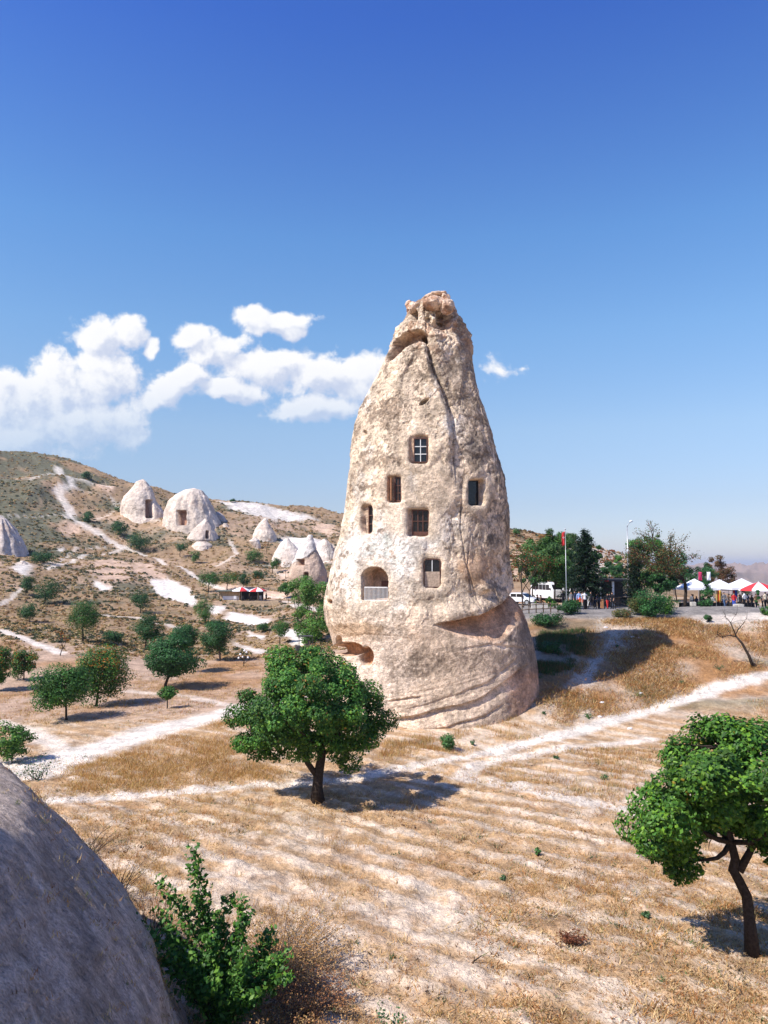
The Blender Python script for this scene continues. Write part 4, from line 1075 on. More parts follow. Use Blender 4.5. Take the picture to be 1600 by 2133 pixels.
for i, (bx, by, x0, x1, y0, y1, nl, pal, lab, tf) in enumerate(TREES):
    p = hit(bx, by); s = p.y / F; cw = (x1 - x0) * s * 1.12; ch = (y1 - y0) * s * 1.08; H = (by - y0) * s
    k = dict(PAL[pal]); ls = max(.13, min(.40, 1.55 * s * 1.3))
    if pal in 'o': k['wside'] = .2
    leanp = None; xo = ((x0 + x1) / 2 - bx) * s
    make_tree(p, H, lab, cw=cw, ch=ch, nleaf=int(nl * 1.25), lsize=ls, ncl=max(10, int(14 + nl / 180)), seed=20 + i, tf=tf, group=OG, xoff=xo, r0=max(.05, H * .022), crad=cw * (.17 if nl < 4000 else .13), bark='barkl' if i == 11 else 'bark', nlimb=5 if nl > 800 else 3, **k)
# leaning tree
p = hit(344, 1434); YL = p.y
OL = [(345, 1322), (375, 1318), (400, 1338), (418, 1368), (421, 1388), (405, 1402), (385, 1398), (366, 1408), (350, 1420), (330, 1412), (312, 1398), (304, 1372), (312, 1345), (328, 1328)]
make_tree(p, 5.2, 'leaning tree with a curved trunk and a wide dark crown in the orchard', OL, YL, nleaf=13000, lsize=.16, ncl=80, seed=70, r0=.13, crad=.55, group=OG, base_c=DGREEN * 1.3, accent=GREEN * 1.3, frac=.15,
          path=[at(345, 1438, YL), at(345, 1425, YL), at(350, 1412, YL), at(360, 1400, YL), at(369, 1388, YL)])
# tall bright shrubby willow beside the chimney
p = hit(646, 1352); YW = 92.0; p = Vector((at(646, 1350, YW).x, YW, float(TH(at(646, 1350, YW).x, YW)[0])))
OW = [(615, 1200), (650, 1196), (685, 1210), (700, 1250), (700, 1300), (700, 1350), (660, 1356), (636, 1344), (612, 1322), (602, 1290), (618, 1268), (604, 1245), (598, 1222)]
make_tree(p, 8.5, 'tall bright green willowy tree against the left side of the chimney', OW, YW, nleaf=16000, lsize=.20, ncl=110, seed=71, r0=.12, crad=.6, base_c=np.array([.07, .19, .035]), accent=np.array([.12, .22, .035]), frac=.3, tf=.15, group=OG, bark='barkl')
p = hit(598, 1246); make_tree(p, 4, 'small green shrub-like tree left of the willowy tree', cw=3.6, ch=3.4, nleaf=1500, lsize=.3, ncl=14, seed=72, group=OG, tf=.1, base_c=GREEN * 1.2)


# ---- thin-branched trees
def twiggy(base, H, label, spread=.55, depth=5, r0=.1, seed=0, leaves=0, lsize=.15, cols=(ORANGE, RUST, np.array([.1, .14, .04])), group=None, lean=(0, 0), first=.32, bark='bark', kids=3, name='bare_tree', cat='tree', tri=4, xy=1.0):
    R_ = np.random.default_rng(seed); mb = MB(); tips = []; base = Vector(base)
    def rec(p, d, L, r, k):
        pts = [p]; q = p; dd2 = d
        for i in range(3):
            dd2 = (dd2 + Vector(R_.normal(size=3)) * .13 + Vector((0, 0, .05))).normalized(); q = q + dd2 * L / 3; pts.append(q)
        mb.tube(pts, [r, r * .88, r * .76, r * .62], 7 if k == depth else tri, cap=False)
        if k <= 2: tips.extend(pts[1:])
        if k <= 0: return
        n = kids if k > 1 else 2
        for j in range(n):
            an = R_.uniform(0, 2 * math.pi); a = Vector((math.cos(an), math.sin(an), 0)); v = (dd2 + (a - a.dot(dd2) * dd2) * R_.uniform(spread * .6, spread * 1.5)).normalized()
            rec(pts[-1] if R_.random() < .75 else pts[2], v, L * R_.uniform(.6, .85), r * .6, k - 1)
    rec(base - Vector((0, 0, .1)), Vector((lean[0], lean[1], 1)).normalized(), H * first, r0, depth)
    mx = max(v[2] for v in mb.v) - base.z; sc = H / mx
    t = empty(name, base, label, cat, group)
    fx = lambda v: Vector((v.x * (1 + (xy - 1) * min(1, max(0, v.z / H - .28) * 2.2)), v.y * (1 + (xy - 1) * min(1, max(0, v.z / H - .28) * 2.2)), v.z))
    mb.v = [tuple(fx((Vector(v) - base) * sc)) for v in mb.v]
    mb.build('trunk', M[bark], t, True)
    if leaves:
        T = np.array([fx((v - base) * sc) for v in tips]); P = T[R_.integers(len(T), size=leaves)] + R_.normal(size=(leaves, 3)) * H * .022
        cc = np.array(cols)[R_.integers(len(cols), size=leaves)] * R_.uniform(.6, 1.4, (leaves, 1))
        V, Fq, c = leaf_mesh(P, R_.normal(size=(leaves, 3)) + np.array([0, 0, .5]), lsize * R_.uniform(.6, 1.3, leaves), cc)
        finish(mesh_np('crown', V, Fq, M['leaf'], False, c), t)
    return t


def gp(px, Y): x = (px - 800) / F * Y; return Vector((x, Y, float(TH(x, Y)[0])))


twiggy(gp(1425, 76), 8.6, xy=1.7, label= 'wide sparse tree with thin brown leaves beside the market tents', spread=.62, depth=5, r0=.16, seed=4, leaves=5200, lsize=.15, cols=(RUST * .7, np.array([.16, .12, .05]), np.array([.07, .11, .035]), np.array([.05, .09, .03])), first=.24, tri=5, group='roadside trees')
twiggy(gp(1089, 78), 6.4, 'thin reddish tree closest to the chimney on the roadside', .5, 5, .08, 9, 1500, .15, (RUST, GREEN * 1.2, GREEN), group='roadside trees')
twiggy(gp(1104, 82), 6.0, 'thin dark tree behind the seated people', .5, 5, .07, 10, 1800, .16, (GREEN, GREEN * 1.4, RUST * .7), group='roadside trees')
for i, (bx, Y, H, x0, x1, y0, nl, bc, ac, lab, nc) in enumerate([
        (1154, 84, 9.2, 1104, 1208, 1092, 15000, np.array([.045, .12, .03]), np.array([.10, .19, .04]), 'tall light green roadside tree left of the flagpole', 46),
        (1196, 92, 10.4, 1150, 1216, 1082, 7000, np.array([.06, .12, .04]), np.array([.15, .17, .05]), 'tallest airy roadside tree rising behind the flagpole', 44),
        (1238, 96, 9.6, 1205, 1254, 1088, 6500, GREEN, YGREEN * .8, 'green tree behind the dark conifer', 40),
        (1338, 86, 9.2, 1306, 1384, 1098, 9500, GREEN * 1.1, YGREEN, 'leafy tree right of the street lamp', 50),
        (1368, 80, 6.4, 1345, 1412, 1170, 6500, DGREEN * 1.3, GREEN * 1.4, 'low dense tree left of the sparse tree', 40),
        (1500, 118, 7.2, 1462, 1522, 1160, 4500, np.array([.07, .06, .025]), RUST * .8, 'brown-green tree behind the market tents', 34),
        (1455, 112, 6.0, 1425, 1490, 1172, 3500, DGREEN * 1.4, GREEN, 'dark tree behind the sparse tree', 30),
        (1292, 120, 6.4, 1272, 1310, 1152, 2600, GREEN, YGREEN, 'small tree between conifer and street lamp', 22),
        (1108, 106, 7.6, 1082, 1140, 1150, 5000, DGREEN * 1.3, GREEN, 'dark tree behind the minibus closest to the chimney', 34), (1180, 112, 7.2, 1150, 1210, 1150, 5000, DGREEN * 1.3, GREEN, 'dark tree behind the kiosk left end', 34),
        (1272, 114, 5.6, 1250, 1300, 1172, 4000, DGREEN * 1.3, GREEN, 'low dark tree behind the kiosk roof', 30), (1405, 108, 7.4, 1372, 1440, 1160, 6000, DGREEN * 1.4, GREEN, 'dense dark tree behind the low tree near the sparse tree', 40)]):
    p = gp(bx, Y); s = Y / F; make_tree(p, H, lab, cw=(x1 - x0) * s * 1.35, ch=H * 1.04 * (.8 if H < 8 else .74), nleaf=int(nl * 1.6), lsize=.19, ncl=nc, seed=90 + i, base_c=bc, accent=ac, frac=.15, group='roadside trees', xoff=((x0 + x1) / 2 - bx) * s, tf=.3, crad=(x1 - x0) * s * .12, r0=.11, shell=.3)


def conifer(base, H, rad, label, seed, n=9000, first=.12):
    R_ = np.random.default_rng(seed); base = Vector(base); t = empty('conifer', base, label, 'conifer', 'roadside trees'); mb = MB()
    mb.tube([(0, 0, -.1), (0, 0, H * .5), (0, 0, H)], [.15, .09, .02], 7); P = []; Nn = []
    nb = 110
    for i in range(nb):
        h = H * (first + (1 - first) * (i / nb) ** .9); L = rad * (1 - (h / H - first) / (1 - first)) ** .75 * R_.uniform(.7, 1.1) + .15; an = i * 2.4 + R_.uniform(-.3, .3)
        e = Vector((math.cos(an) * L, math.sin(an) * L, h - L * .12 + R_.uniform(-.1, .1))); mb.tube([(0, 0, h), e * .5 + Vector((0, 0, h * .5 + .05)), e], [.03, .02, .006], 3, cap=False)
        m = max(6, int(n / nb * (L / rad) * 1.4)); tt_ = R_.uniform(.15, 1, m)[:, None]
        p = np.array([0, 0, h]) * (1 - tt_) + np.array(e) * tt_ + R_.normal(size=(m, 3)) * np.array([.2, .2, .10]) * (.5 + .5 * tt_); P.append(p)
    P = np.concatenate(P); Nn = R_.normal(size=P.shape) * .5 + np.array([0, 0, 1.0])
    V, Fq, c = leaf_mesh(P, Nn, .24 * R_.uniform(.6, 1.3, len(P)), leaf_cols(len(P), np.array([.009, .026, .014]), np.array([.02, .05, .02]), .15), .4)
    mb.build('trunk', M['bark'], t, True); finish(mesh_np('crown', V, Fq, M['leaf'], False, c), t)


conifer(gp(1218, 78), 8.1, 2.4, 'very dark broad conifer beside the flagpole', 5, 17000, .2)
conifer(gp(1320, 80), 6.6, 1.6, 'dark conifer with drooping boughs under the leafy tree by the lamp', 6, 7000, .1)


def bush(base, w, h, label, n, bc, ac, seed, lsize=.12, warm=None, wf=0, group=None, name='bush', frac=.2):
    make_tree(base, h, label, cw=w, ch=h * 1.02, nleaf=n, lsize=lsize, ncl=max(10, int(n / 130)), seed=seed, base_c=bc, accent=ac, frac=frac, warm=warm, wfrac=wf, tf=.08, crad=w * .16, r0=.03, name=name, cat='bush', group=group, shell=.2, nlimb=5)


BG_ = 'bushes along the terrace edge'
bush(gp(1466, 70), 1.9, 2.5, 'dark oleander bush in front of the market tents', 2600, DGREEN * 1.3, GREEN * 1.3, 301, .12, group=BG_)
bush(gp(1385, 66), 2.9, 2.0, 'leafy bush at the foot of the sparse tree', 3200, GREEN, YGREEN, 302, .12, RUST, .12, BG_)
bush(gp(1330, 65.5), 2.6, 1.7, 'yellow-green bush on the terrace edge below the lamp', 2800, np.array([.06, .11, .03]), np.array([.2, .16, .04]), 303, .12, RUST, .2, BG_)
bush(gp(1292, 64.5), 1.9, 1.0, 'straggly bush where the bank path meets the terrace', 1500, np.array([.06, .10, .03]), np.array([.2, .14, .05]), 304, .11, RUST, .25, BG_)
bush(gp(1470, 63), .9, .7, 'small dark green clump in the dry bank below the tents', 700, DGREEN * 1.4, GREEN * 1.5, 305, .10, group=BG_)
bush(gp(1592, 64), 1.2, 1.0, 'green bush on the terrace edge at the right border', 1000, GREEN, YGREEN, 306, .11, group=BG_)
bush(gp(1575, 70), .7, 1.9, 'thin young tree-like bush by the red umbrella', 900, DGREEN * 1.5, GREEN * 1.3, 307, .11, group=BG_)
bush(gp(1180, 66), 2.6, 1.5, 'dark shaded shrub in the hollow below the flagpole', 2600, DGREEN * 1.2, GREEN, 311, .13, group=BG_)
bush(gp(1140, 62), 2.8, 1.6, 'dark shaded shrub in the hollow beside the chimney', 2600, DGREEN * 1.1, GREEN, 312, .13, group=BG_)
bush(gp(1150, 56), 2.4, 1.2, 'lowest dark shrub in the shade beside the chimney', 2000, DGREEN * 1.1, GREEN, 313, .12, group=BG_)
bush(gp(1355, 64), 3.4, 2.6, 'tall dense bush left of the sparse tree', 4200, DGREEN * 1.5, GREEN * 1.4, 314, .13, group=BG_)
bush(gp(1545, 150), 3.2, 2.6, 'pale green bush beyond the tents', 900, np.array([.07, .1, .05]), np.array([.12, .15, .07]), 308, .25)
bush(gp(1118, 76), 1.3, .9, 'small pale green shrub by the parked minibus', 500, np.array([.07, .14, .03]), YGREEN, 309, .13)
bush(gp(1145, 79), 1.7, 1.5, 'round green shrub in front of the minibus', 900, GREEN * 1.3, YGREEN, 310, .14)
FG = 'small green plants on the field and bank'
for i, (x, y, w, h, lab) in enumerate([(934, 1562, 1.35, .95, 'bright green leafy shrub at the foot of the chimney'), (985, 1552, .5, .35, 'small green tuft right of the leafy shrub'), (1228, 1496, .75, .4, 'green clump above the white path'),
                                       (1500, 1396, 1.1, .55, 'largest green clump on the dry bank'), (1340, 1452, 1.4, .4, 'spread of green weeds with pale litter on the bank'), (1420, 1425, .5, .3, 'small green clump right of the litter weeds'),
                                       (1285, 1350, .4, .3, 'tiny green clump beside the bank path'), (1120, 1784, .32, .35, 'upright green grass-like tuft in the furrowed field'),
                                       (1048, 1834, .22, .22, 'little dark green weed in the middle of the field'), (1135, 1490, .4, .25, 'green weed on the bank below the shaded slope'), (1360, 1640, .55, .35, 'grey-green weed left of the bright tree'),
                                       (1258, 1625, .5, .3, 'grey-green weed on the pale hump'), (1160, 1580, .4, .22, 'weed beside the lower white path'), (1345, 1909, .4, .15, 'flat green weed near the bright tree')]):
    p = hit(x, y); big = i == 0
    bush(p, w, h, lab, 1400 if big else 160, np.array([.05, .15, .04]) if i in (0, 2, 7) else np.array([.045, .10, .05]), np.array([.10, .2, .06]), 320 + i, .09 if big else .07, group=FG, name='weed')
bush(hit(25, 1590, 30), 2.6, 2.2, 'green bush peeking over the grey mound at the left edge', 3200, np.array([.05, .14, .03]), YGREEN, 350, .13)
# ------------------------------------------------------------------ people
def cmat(name, c, r=.8): return flat(name, c, r, 0, .1, 8, .2)


CL = {'black': cmat('black_cloth', (.012, .012, .015)), 'navy': cmat('navy_cloth', (.02, .03, .07)), 'white': cmat('white_cloth', (.72, .72, .72)), 'blue': cmat('blue_cloth', (.25, .35, .6)),
      'grey': cmat('grey_cloth', (.16, .16, .17)), 'red': cmat('red_cloth', (.5, .03, .03)), 'cream': cmat('cream_cloth', (.55, .47, .36)), 'jeans': cmat('denim', (.05, .09, .18)), 'orange': cmat('orange_cloth', (.7, .12, .04)),
      'brown': cmat('brown_cloth', (.12, .07, .04)), 'royal': cmat('royal_blue_cloth', (.04, .10, .5)), 'yellow': cmat('yellow_cloth', (.65, .4, .06)), 'pink': cmat('raspberry_cloth', (.45, .03, .09))}
M['skin'] = cmat('skin', (.42, .24, .16), .6); M['hair'] = cmat('dark_hair', (.02, .014, .01), .7); M['shoe'] = cmat('shoes', (.05, .05, .05), .6)


def person(loc, rz, label, top, bottom, H=1.7, pose='stand', group=None, seed=0, sleeves=True, hair=True):
    R_ = random.Random(seed); st = R_.uniform(.03, .14) * (1 if pose in ('stand', 'photo', 'hips') else 1)
    if pose == 'walk': st = .26
    J = {'pel': (0, 0, .95, .135), 'sp': (0, 0, 1.12, .125), 'ch': (0, .0, 1.33, .145), 'nk': (0, 0, 1.47, .055), 'hd': (0, .02, 1.59, .092), 'tp': (0, .01, 1.68, .07)}
    for s, n in ((-1, 'l'), (1, 'r')):
        f = s * st
        J['sh' + n] = (s * .175, 0, 1.405, .062); J['hp' + n] = (s * .09, 0, .88, .095)
        J['kn' + n] = (s * .10, f * .6 + .03, .50, .062); J['an' + n] = (s * .11, f * 1.0 - .02, .09, .042); J['to' + n] = (s * .12, f + .14, .045, .040)
        if pose == 'photo': J['el' + n] = (s * .28, .16, 1.28, .046); J['wr' + n] = (s * .14, .30, 1.47, .033); J['ha' + n] = (s * .07, .33, 1.55, .036); J['th' + n] = (s * .04, .33, 1.50, .014)
        elif pose == 'hips': J['el' + n] = (s * .38, -.06, 1.16, .046); J['wr' + n] = (s * .20, .08, 1.00, .033); J['ha' + n] = (s * .15, .13, .97, .036); J['th' + n] = (s * .15, .1, 1.02, .014)
        else: J['el' + n] = (s * .235, -f * .4, 1.13, .046); J['wr' + n] = (s * .25, -f * .8 + .07, .90, .033); J['ha' + n] = (s * .25, -f * .8 + .10, .81, .036); J['th' + n] = (s * .21, -f * .8 + .13, .86, .014)
        if pose == 'sit':
            J['kn' + n] = (s * .13, .42, .93 - .0, .062); J['an' + n] = (s * .13, .45, .52, .042); J['to' + n] = (s * .13, .60, .48, .040); J['wr' + n] = (s * .18, .28, 1.0, .033); J['ha' + n] = (s * .15, .36, .99, .036); J['th' + n] = (s * .12, .34, 1.02, .014)
    B = [('pel', 'sp', 't'), ('sp', 'ch', 't'), ('ch', 'nk', 't'), ('nk', 'hd', 's'), ('hd', 'tp', 's')]
    for n in 'lr': B += [('ch', 'sh' + n, 't'), ('sh' + n, 'el' + n, 't'), ('el' + n, 'wr' + n, 't' if sleeves else 's'), ('wr' + n, 'ha' + n, 's'), ('wr' + n, 'th' + n, 's'), ('pel', 'hp' + n, 'b'), ('hp' + n, 'kn' + n, 'b'), ('kn' + n, 'an' + n, 'b'), ('an' + n, 'to' + n, 'f')]
    names = list(J); bm = bmesh.new(); sk = bm.verts.layers.skin.verify(); vs = {}
    drop = .44 if pose == 'sit' else 0
    for n in names:
        v = bm.verts.new((J[n][0], J[n][1], J[n][2] - drop)); v[sk].radius = (J[n][3], J[n][3] * (.72 if n in ('ch', 'sp', 'pel') else 1)); v[sk].use_root = n == 'pel'; vs[n] = v
    for a, c, _ in B: bm.edges.new((vs[a], vs[c]))
    me = bpy.data.meshes.new('body'); bm.to_mesh(me); bm.free(); o = bpy.data.objects.new('tmp', me); COL.objects.link(o)
    o.modifiers.new('k', 'SKIN').use_smooth_shade = True; sd = o.modifiers.new('s', 'SUBSURF'); sd.levels = 1; sd.render_levels = 1
    dg = bpy.context.evaluated_depsgraph_get(); m2 = bpy.data.meshes.new_from_object(o.evaluated_get(dg)); bpy.data.objects.remove(o)
    m2.materials.clear()
    for m_ in (CL[top], CL[bottom], M['skin'], M['shoe']): m2.materials.append(m_)
    segs = [(np.array(J[a][:3]) - (0, 0, drop), np.array(J[c][:3]) - (0, 0, drop), k, J[a][3]) for a, c, k in B]; key = {'t': 0, 'b': 1, 's': 2, 'f': 3}
    for p in m2.polygons:
        c = np.array(p.center); best = (9, 0)
        for a, e, k, r in segs:
            t = min(1, max(0, np.dot(c - a, e - a) / np.dot(e - a, e - a))); dd_ = np.linalg.norm(c - a - t * (e - a)) - r * .5
            if dd_ < best[0]: best = (dd_, key[k])
        p.material_index = best[1]
    t = empty('person', loc, label, 'person', group, rz); k = H / 1.76; t.scale = (k, k, k)
    bo = bpy.data.objects.new('body', m2); finish(bo, t)
    if hair:
        hb = MB(); n = 8; rows = []
        for i in range(5):
            a = math.pi * .52 * i / 4
            for j in range(n):
                q = 2 * math.pi * j / n; rows.append((math.cos(q) * .102 * math.sin(a), -.012 + math.sin(q) * .112 * math.sin(a) - .02 * (i > 2), 1.625 - drop + .115 * math.cos(a) - (.03 if i == 4 and math.sin(q) < .3 else 0)))
        hb.add(rows, [(i * n + j, i * n + (j + 1) % n, (i + 1) * n + (j + 1) % n, (i + 1) * n + j) for i in range(4) for j in range(n)]); hb.build('hair', M['hair'], t, True)
    return t


PG = 'visitors on the terrace by the kiosk'; MG = 'visitors by the market tents'
PEOPLE = [
    (1171, 71.5, 0.4, 'person all in black standing left of the flagpole', 'black', 'black', 1.72, 'stand', PG), (1188, 71, 2.8, 'person in patterned grey top and dark trousers right of the flagpole', 'grey', 'black', 1.6, 'stand', PG),
    (1196, 75, 1.2, 'person in dark suit behind the person in the blue shirt', 'navy', 'black', 1.8, 'stand', PG), (1204, 74, 3.0, 'person in a light blue shirt facing the group', 'blue', 'navy', 1.75, 'stand', PG),
    (1216, 69.5, 0.1, 'person in white t-shirt and black trousers with raised arms taking a picture', 'white', 'black', 1.72, 'photo', PG), (1206, 69.5, 0.3, 'small person with an orange bag beside the white t-shirt', 'orange', 'black', 1.25, 'walk', PG),
    (1229, 74, 1.6, 'person in black stepping away right of the white t-shirt', 'black', 'black', 1.72, 'walk', PG), (1237, 79, 2.0, 'person in black talking in the kiosk shade', 'black', 'navy', 1.75, 'hips', PG),
    (1244, 81, 4.0, 'person in grey and black near the kiosk post', 'grey', 'black', 1.7, 'stand', PG), (1263, 73, 3.2, 'person bending in dark clothes with red jacket round the waist', 'black', 'red', 1.5, 'walk', PG), (1273, 74, 2.2, 'person in black beside the red jacket', 'black', 'black', 1.65, 'stand', PG),
    (1547, 79, .5, 'person in white shirt and black trousers by the market', 'white', 'black', 1.75, 'hips', MG), (1505, 80, 3.3, 'person in grey top and jeans with white shoes by the hanging towel', 'grey', 'jeans', 1.75, 'walk', MG),
    (1525, 84, 3.0, 'person in red top and royal blue trousers under the tent', 'red', 'royal', 1.85, 'stand', MG), (1514, 84, 1.0, 'person in dark clothes left of the red top', 'brown', 'black', 1.75, 'stand', MG), (1538, 83, 5.0, 'person in black behind the white shirt', 'black', 'black', 1.65, 'stand', MG),
    (1590, 78, .2, 'person in cream top at the right edge by the red umbrella', 'cream', 'black', 1.7, 'stand', MG), (1437, 83, 2.0, 'person in dark clothes just right of the sparse tree trunk', 'grey', 'black', 1.7, 'stand', MG), (1479, 85, 2.0, 'person in white top half hidden behind the oleander', 'white', 'black', 1.65, 'stand', MG),
    (1118, 72, 4.2, 'person in dark clothes sitting on the low wall, left one', 'black', 'black', 1.7, 'sit', PG), (1125, 72, 4.4, 'person in brown clothes sitting on the low wall, right one', 'brown', 'grey', 1.65, 'sit', PG)]
for i, (x, Y, rz, lab, a, c, H, pose, gr) in enumerate(PEOPLE):
    person(gp(x, Y) + Vector((0, 0, .02)), rz, lab, a, c, H, pose, gr, i, sleeves=i % 3 != 1)
person(hit(273, 1144), 1.0, 'distant walker in white top and dark trousers on the hillside path', 'white', 'black', 1.8, 'walk', None, 40)
person(gp(556, 148) + Vector((0, 0, .45)), 1.0, 'dark-clothed person standing at the end of the cafe terrace', 'black', 'black', 1.75, 'stand', None, 41)

Rp = random.Random(9)
for k in range(16):
    person(gp(1440 + k * 10.3 + Rp.uniform(-3, 3), Rp.uniform(85, 92)) + Vector((0, 0, .02)), Rp.uniform(0, 6.2), 'person in dark clothes in the shaded crowd under the market tents', ['black', 'navy', 'black', 'brown', 'grey'][k % 5], ['black', 'navy', 'black'][k % 3], Rp.uniform(1.55, 1.8), ['stand', 'walk', 'hips'][k % 3], 'crowd in the shade of the market tents', 60 + k)
for k in range(7):
    person(gp(1222 + k * 9 + Rp.uniform(-3, 3), Rp.uniform(84, 92)) + Vector((0, 0, .02)), Rp.uniform(0, 6.2), 'person in dark clothes in the crowd right in front of the kiosk', ['black', 'grey', 'navy'][k % 3], ['black', 'navy'][k % 2], Rp.uniform(1.55, 1.8), ['stand', 'hips', 'walk'][k % 3], 'crowd right in front of the kiosk', 80 + k)

# ------------------------------------------------------------------ terrace: kiosk, vehicles, poles
M['asph'] = flat('dark_roof', (.05, .045, .045), .9); M['plaster'] = flat('pale_plaster', (.5, .47, .42), .9); M['redp'] = flat('red_paint', (.5, .04, .03), .6); M['steel'] = flat('galvanised_steel', (.42, .43, .44), .4, .6)
M['body'] = flat('white_car_paint', (.74, .75, .76), .25, 0, .03); M['tyre'] = flat('tyre_rubber', (.015, .015, .015), .85); M['canvas'] = flat('white_canvas', (.78, .78, .80), .85, 0, .05); M['redc'] = flat('red_canvas', (.55, .03, .035), .85, 0, .08)
M['tan'] = flat('tan_wall', (.45, .33, .21), .95, 0, .3, 3); M['plank'] = flat('weathered_wood', (.13, .09, .06), .9, 0, .35, 10); M['lampw'] = flat('lamp_housing', (.7, .72, .75), .35)


def part(name, mat, parent, fn, smooth=False, label=None, loc=None):
    q_ = MB(); fn(q_); o = q_.build(name, M[mat], parent, smooth, label=label)
    if loc is not None: o.location = loc
    return o


YK = 98; kz = float(gp(1240, YK).z); kx = lambda px: (px - 800) / F * YK
kb = Vector((kx(1242), YK, kz)); kiosk = empty('kiosk', kb, 'long open roadside kiosk with flat dark roof and white posts behind the visitors', 'kiosk')
W_ = kx(1318) - kx(1168); X0 = kx(1168) - kb.x
part('roof', 'asph', kiosk, lambda q: q.box((X0 + W_ / 2, 2.0, 3.25), (W_ + .6, 5.4, .28)))
part('fascia', 'redp', kiosk, lambda q: q.box((X0 + W_ * .42, -.74, 3.2), (W_ * .42, .06, .16)))
part('back_wall', 'asph', kiosk, lambda q: q.box((X0 + W_ / 2, 4.5, 1.55), (W_, .15, 3.1)))
for px_ in (1170, 1184, 1221, 1247, 1273, 1304): part('post', 'white', kiosk, lambda q: q.box((kx(px_) - kb.x, -.4, 1.56), (.26 if px_ in (1221, 1273) else .13, .2, 3.1)))
for px_ in (1176, 1196, 1207): part('door_panel', 'plaster', kiosk, lambda q: q.box((kx(px_) - kb.x, -.1, 1.2), (.52, .08, 2.4)))
part('counter', 'plank', kiosk, lambda q: (q.box((kx(1262) - kb.x, .3, .55), (5.2, .6, 1.0)), q.box((kx(1262) - kb.x, .2, 1.09), (5.4, .9, .08))))
part('counter', 'asph', kiosk, lambda q: (q.box((kx(1303) - kb.x, .3, .5), (1.7, .7, 1.0)), q.box((kx(1303) - kb.x, .3, 1.04), (1.9, .9, .07))), label='dark counter at the right end')
for px_ in (1198, 1214): part('sign_board', 'redp', kiosk, lambda q: q.box((kx(px_) - kb.x, -.3, .85), (.45, .05, .6)))
o = MB(); o.box((0, 0, .5), (.35, .3, 1.0)); o.box((0, 0, 1.02), (.42, .36, .05)); o = o.build('waste_bin', M['woodl'], None, label='orange-brown bin standing before the kiosk counter', cat='bin'); o.location = gp(1251, 90)


def wheel(parent, x, y, r=.36, w=.24):
    wb = MB(); wb.tube([(x - w / 2, y, r), (x + w / 2, y, r)], r, 16); o = wb.build('wheel', M['tyre'], parent, False)
    rb = MB(); rb.tube([(x - w / 2 - .012, y, r), (x + w / 2 + .012, y, r)], r * .58, 12); rb.build('rim', M['steel'], o)


def vehicle(loc, rz, label, L, Wd, H, cat, name, nwin, hood=.0):
    v = empty(name, loc, label, cat, None, rz); bm = bmesh.new(); h0 = .38
    prof = [(-L / 2, h0), (-L / 2 + .02, H * .62), (-L / 2 + .25 + hood, H * .62 + .05 if hood else H * .66), (-L / 2 + .7 + hood * 1.4, H - .08), (-L / 2 + 1.1 + hood * 1.5, H), (L / 2 - .3 - hood * .4, H), (L / 2 - .05, H - .25), (L / 2, h0)]
    if hood: prof = [(-L / 2, h0), (-L / 2 + .03, .78), (-L / 2 + .2, .86), (-L / 2 + hood, .95), (-L / 2 + hood + .75, H - .05), (-L / 2 + hood + 1.2, H), (L / 2 - .9, H - .03), (L / 2 - .25, .98), (L / 2, .9), (L / 2, h0)]
    A_ = [bm.verts.new((-Wd / 2, y, z)) for y, z in prof]; B_ = [bm.verts.new((Wd / 2, y, z)) for y, z in prof]; n = len(prof)
    bm.faces.new(A_); bm.faces.new(B_[::-1])
    for i in range(n): bm.faces.new((A_[i], B_[i], B_[(i + 1) % n], A_[(i + 1) % n]))
    bmesh.ops.recalc_face_normals(bm, faces=bm.faces); bmesh.ops.bevel(bm, geom=list(bm.edges), offset=.07, segments=2, affect='EDGES')
    me = bpy.data.meshes.new('body'); bm.to_mesh(me); bm.free(); me.materials.append(M['body']); finish(bpy.data.objects.new('body', me), v)
    zb, zt = (H * .60, H * .88) if not hood else (1.0, H - .12); y0 = -L / 2 + (.95 if not hood else hood + .55)
    ln = (L - 1.5) if not hood else (L - hood - 1.7)
    for s in (-1, 1):
        for k in range(nwin): part('side_window', 'glass', v, lambda q: q.box((s * (Wd / 2 + .004), y0 + ln * (k + .5) / nwin, (zb + zt) / 2), (.02, ln / nwin - .08, zt - zb)))
        part('headlight', 'lampw', v, lambda q: q.tube([(s * Wd * .36, -L / 2 - .02, .70 if hood else .78), (s * Wd * .36, -L / 2 + .08, .70 if hood else .78)], .11, 10))
        part('mirror', 'asph', v, lambda q: q.box((s * (Wd / 2 + .16), -L / 2 + .55 + hood * .9, zb + .15), (.18, .1, .26)))
        for yy_ in (-L / 2 + .9, L / 2 - 1.0): wheel(v, s * (Wd / 2 - .10), yy_)
    if not hood: part('windscreen', 'glass', v, lambda q: q.box((0, -L / 2 + .35, H * .76), (Wd - .25, .04, H * .30), M=Matrix.Rotation(math.radians(-38), 3, 'X')))
    else: part('windscreen', 'glass', v, lambda q: q.box((0, -L / 2 + hood + .33, 1.2), (Wd - .25, .04, .72), M=Matrix.Rotation(math.radians(-55), 3, 'X')))
    part('grille', 'asph', v, lambda q: q.box((0, -L / 2 - .005, .66), (Wd * .5, .03, .2)))
    part('number_plate', 'canvas', v, lambda q: q.box((0, -L / 2 - .02, .48), (.5, .02, .11)))
    return v


vehicle(gp(1140, 104), .30, 'white minibus parked front-on behind the seated people', 6.2, 2.0, 2.5, 'minibus', 'parked_minibus', 5)
vehicle(gp(1084, 96), .9, 'white car half hidden behind the right edge of the chimney', 4.3, 1.75, 1.5, 'car', 'parked_car', 2, .95)
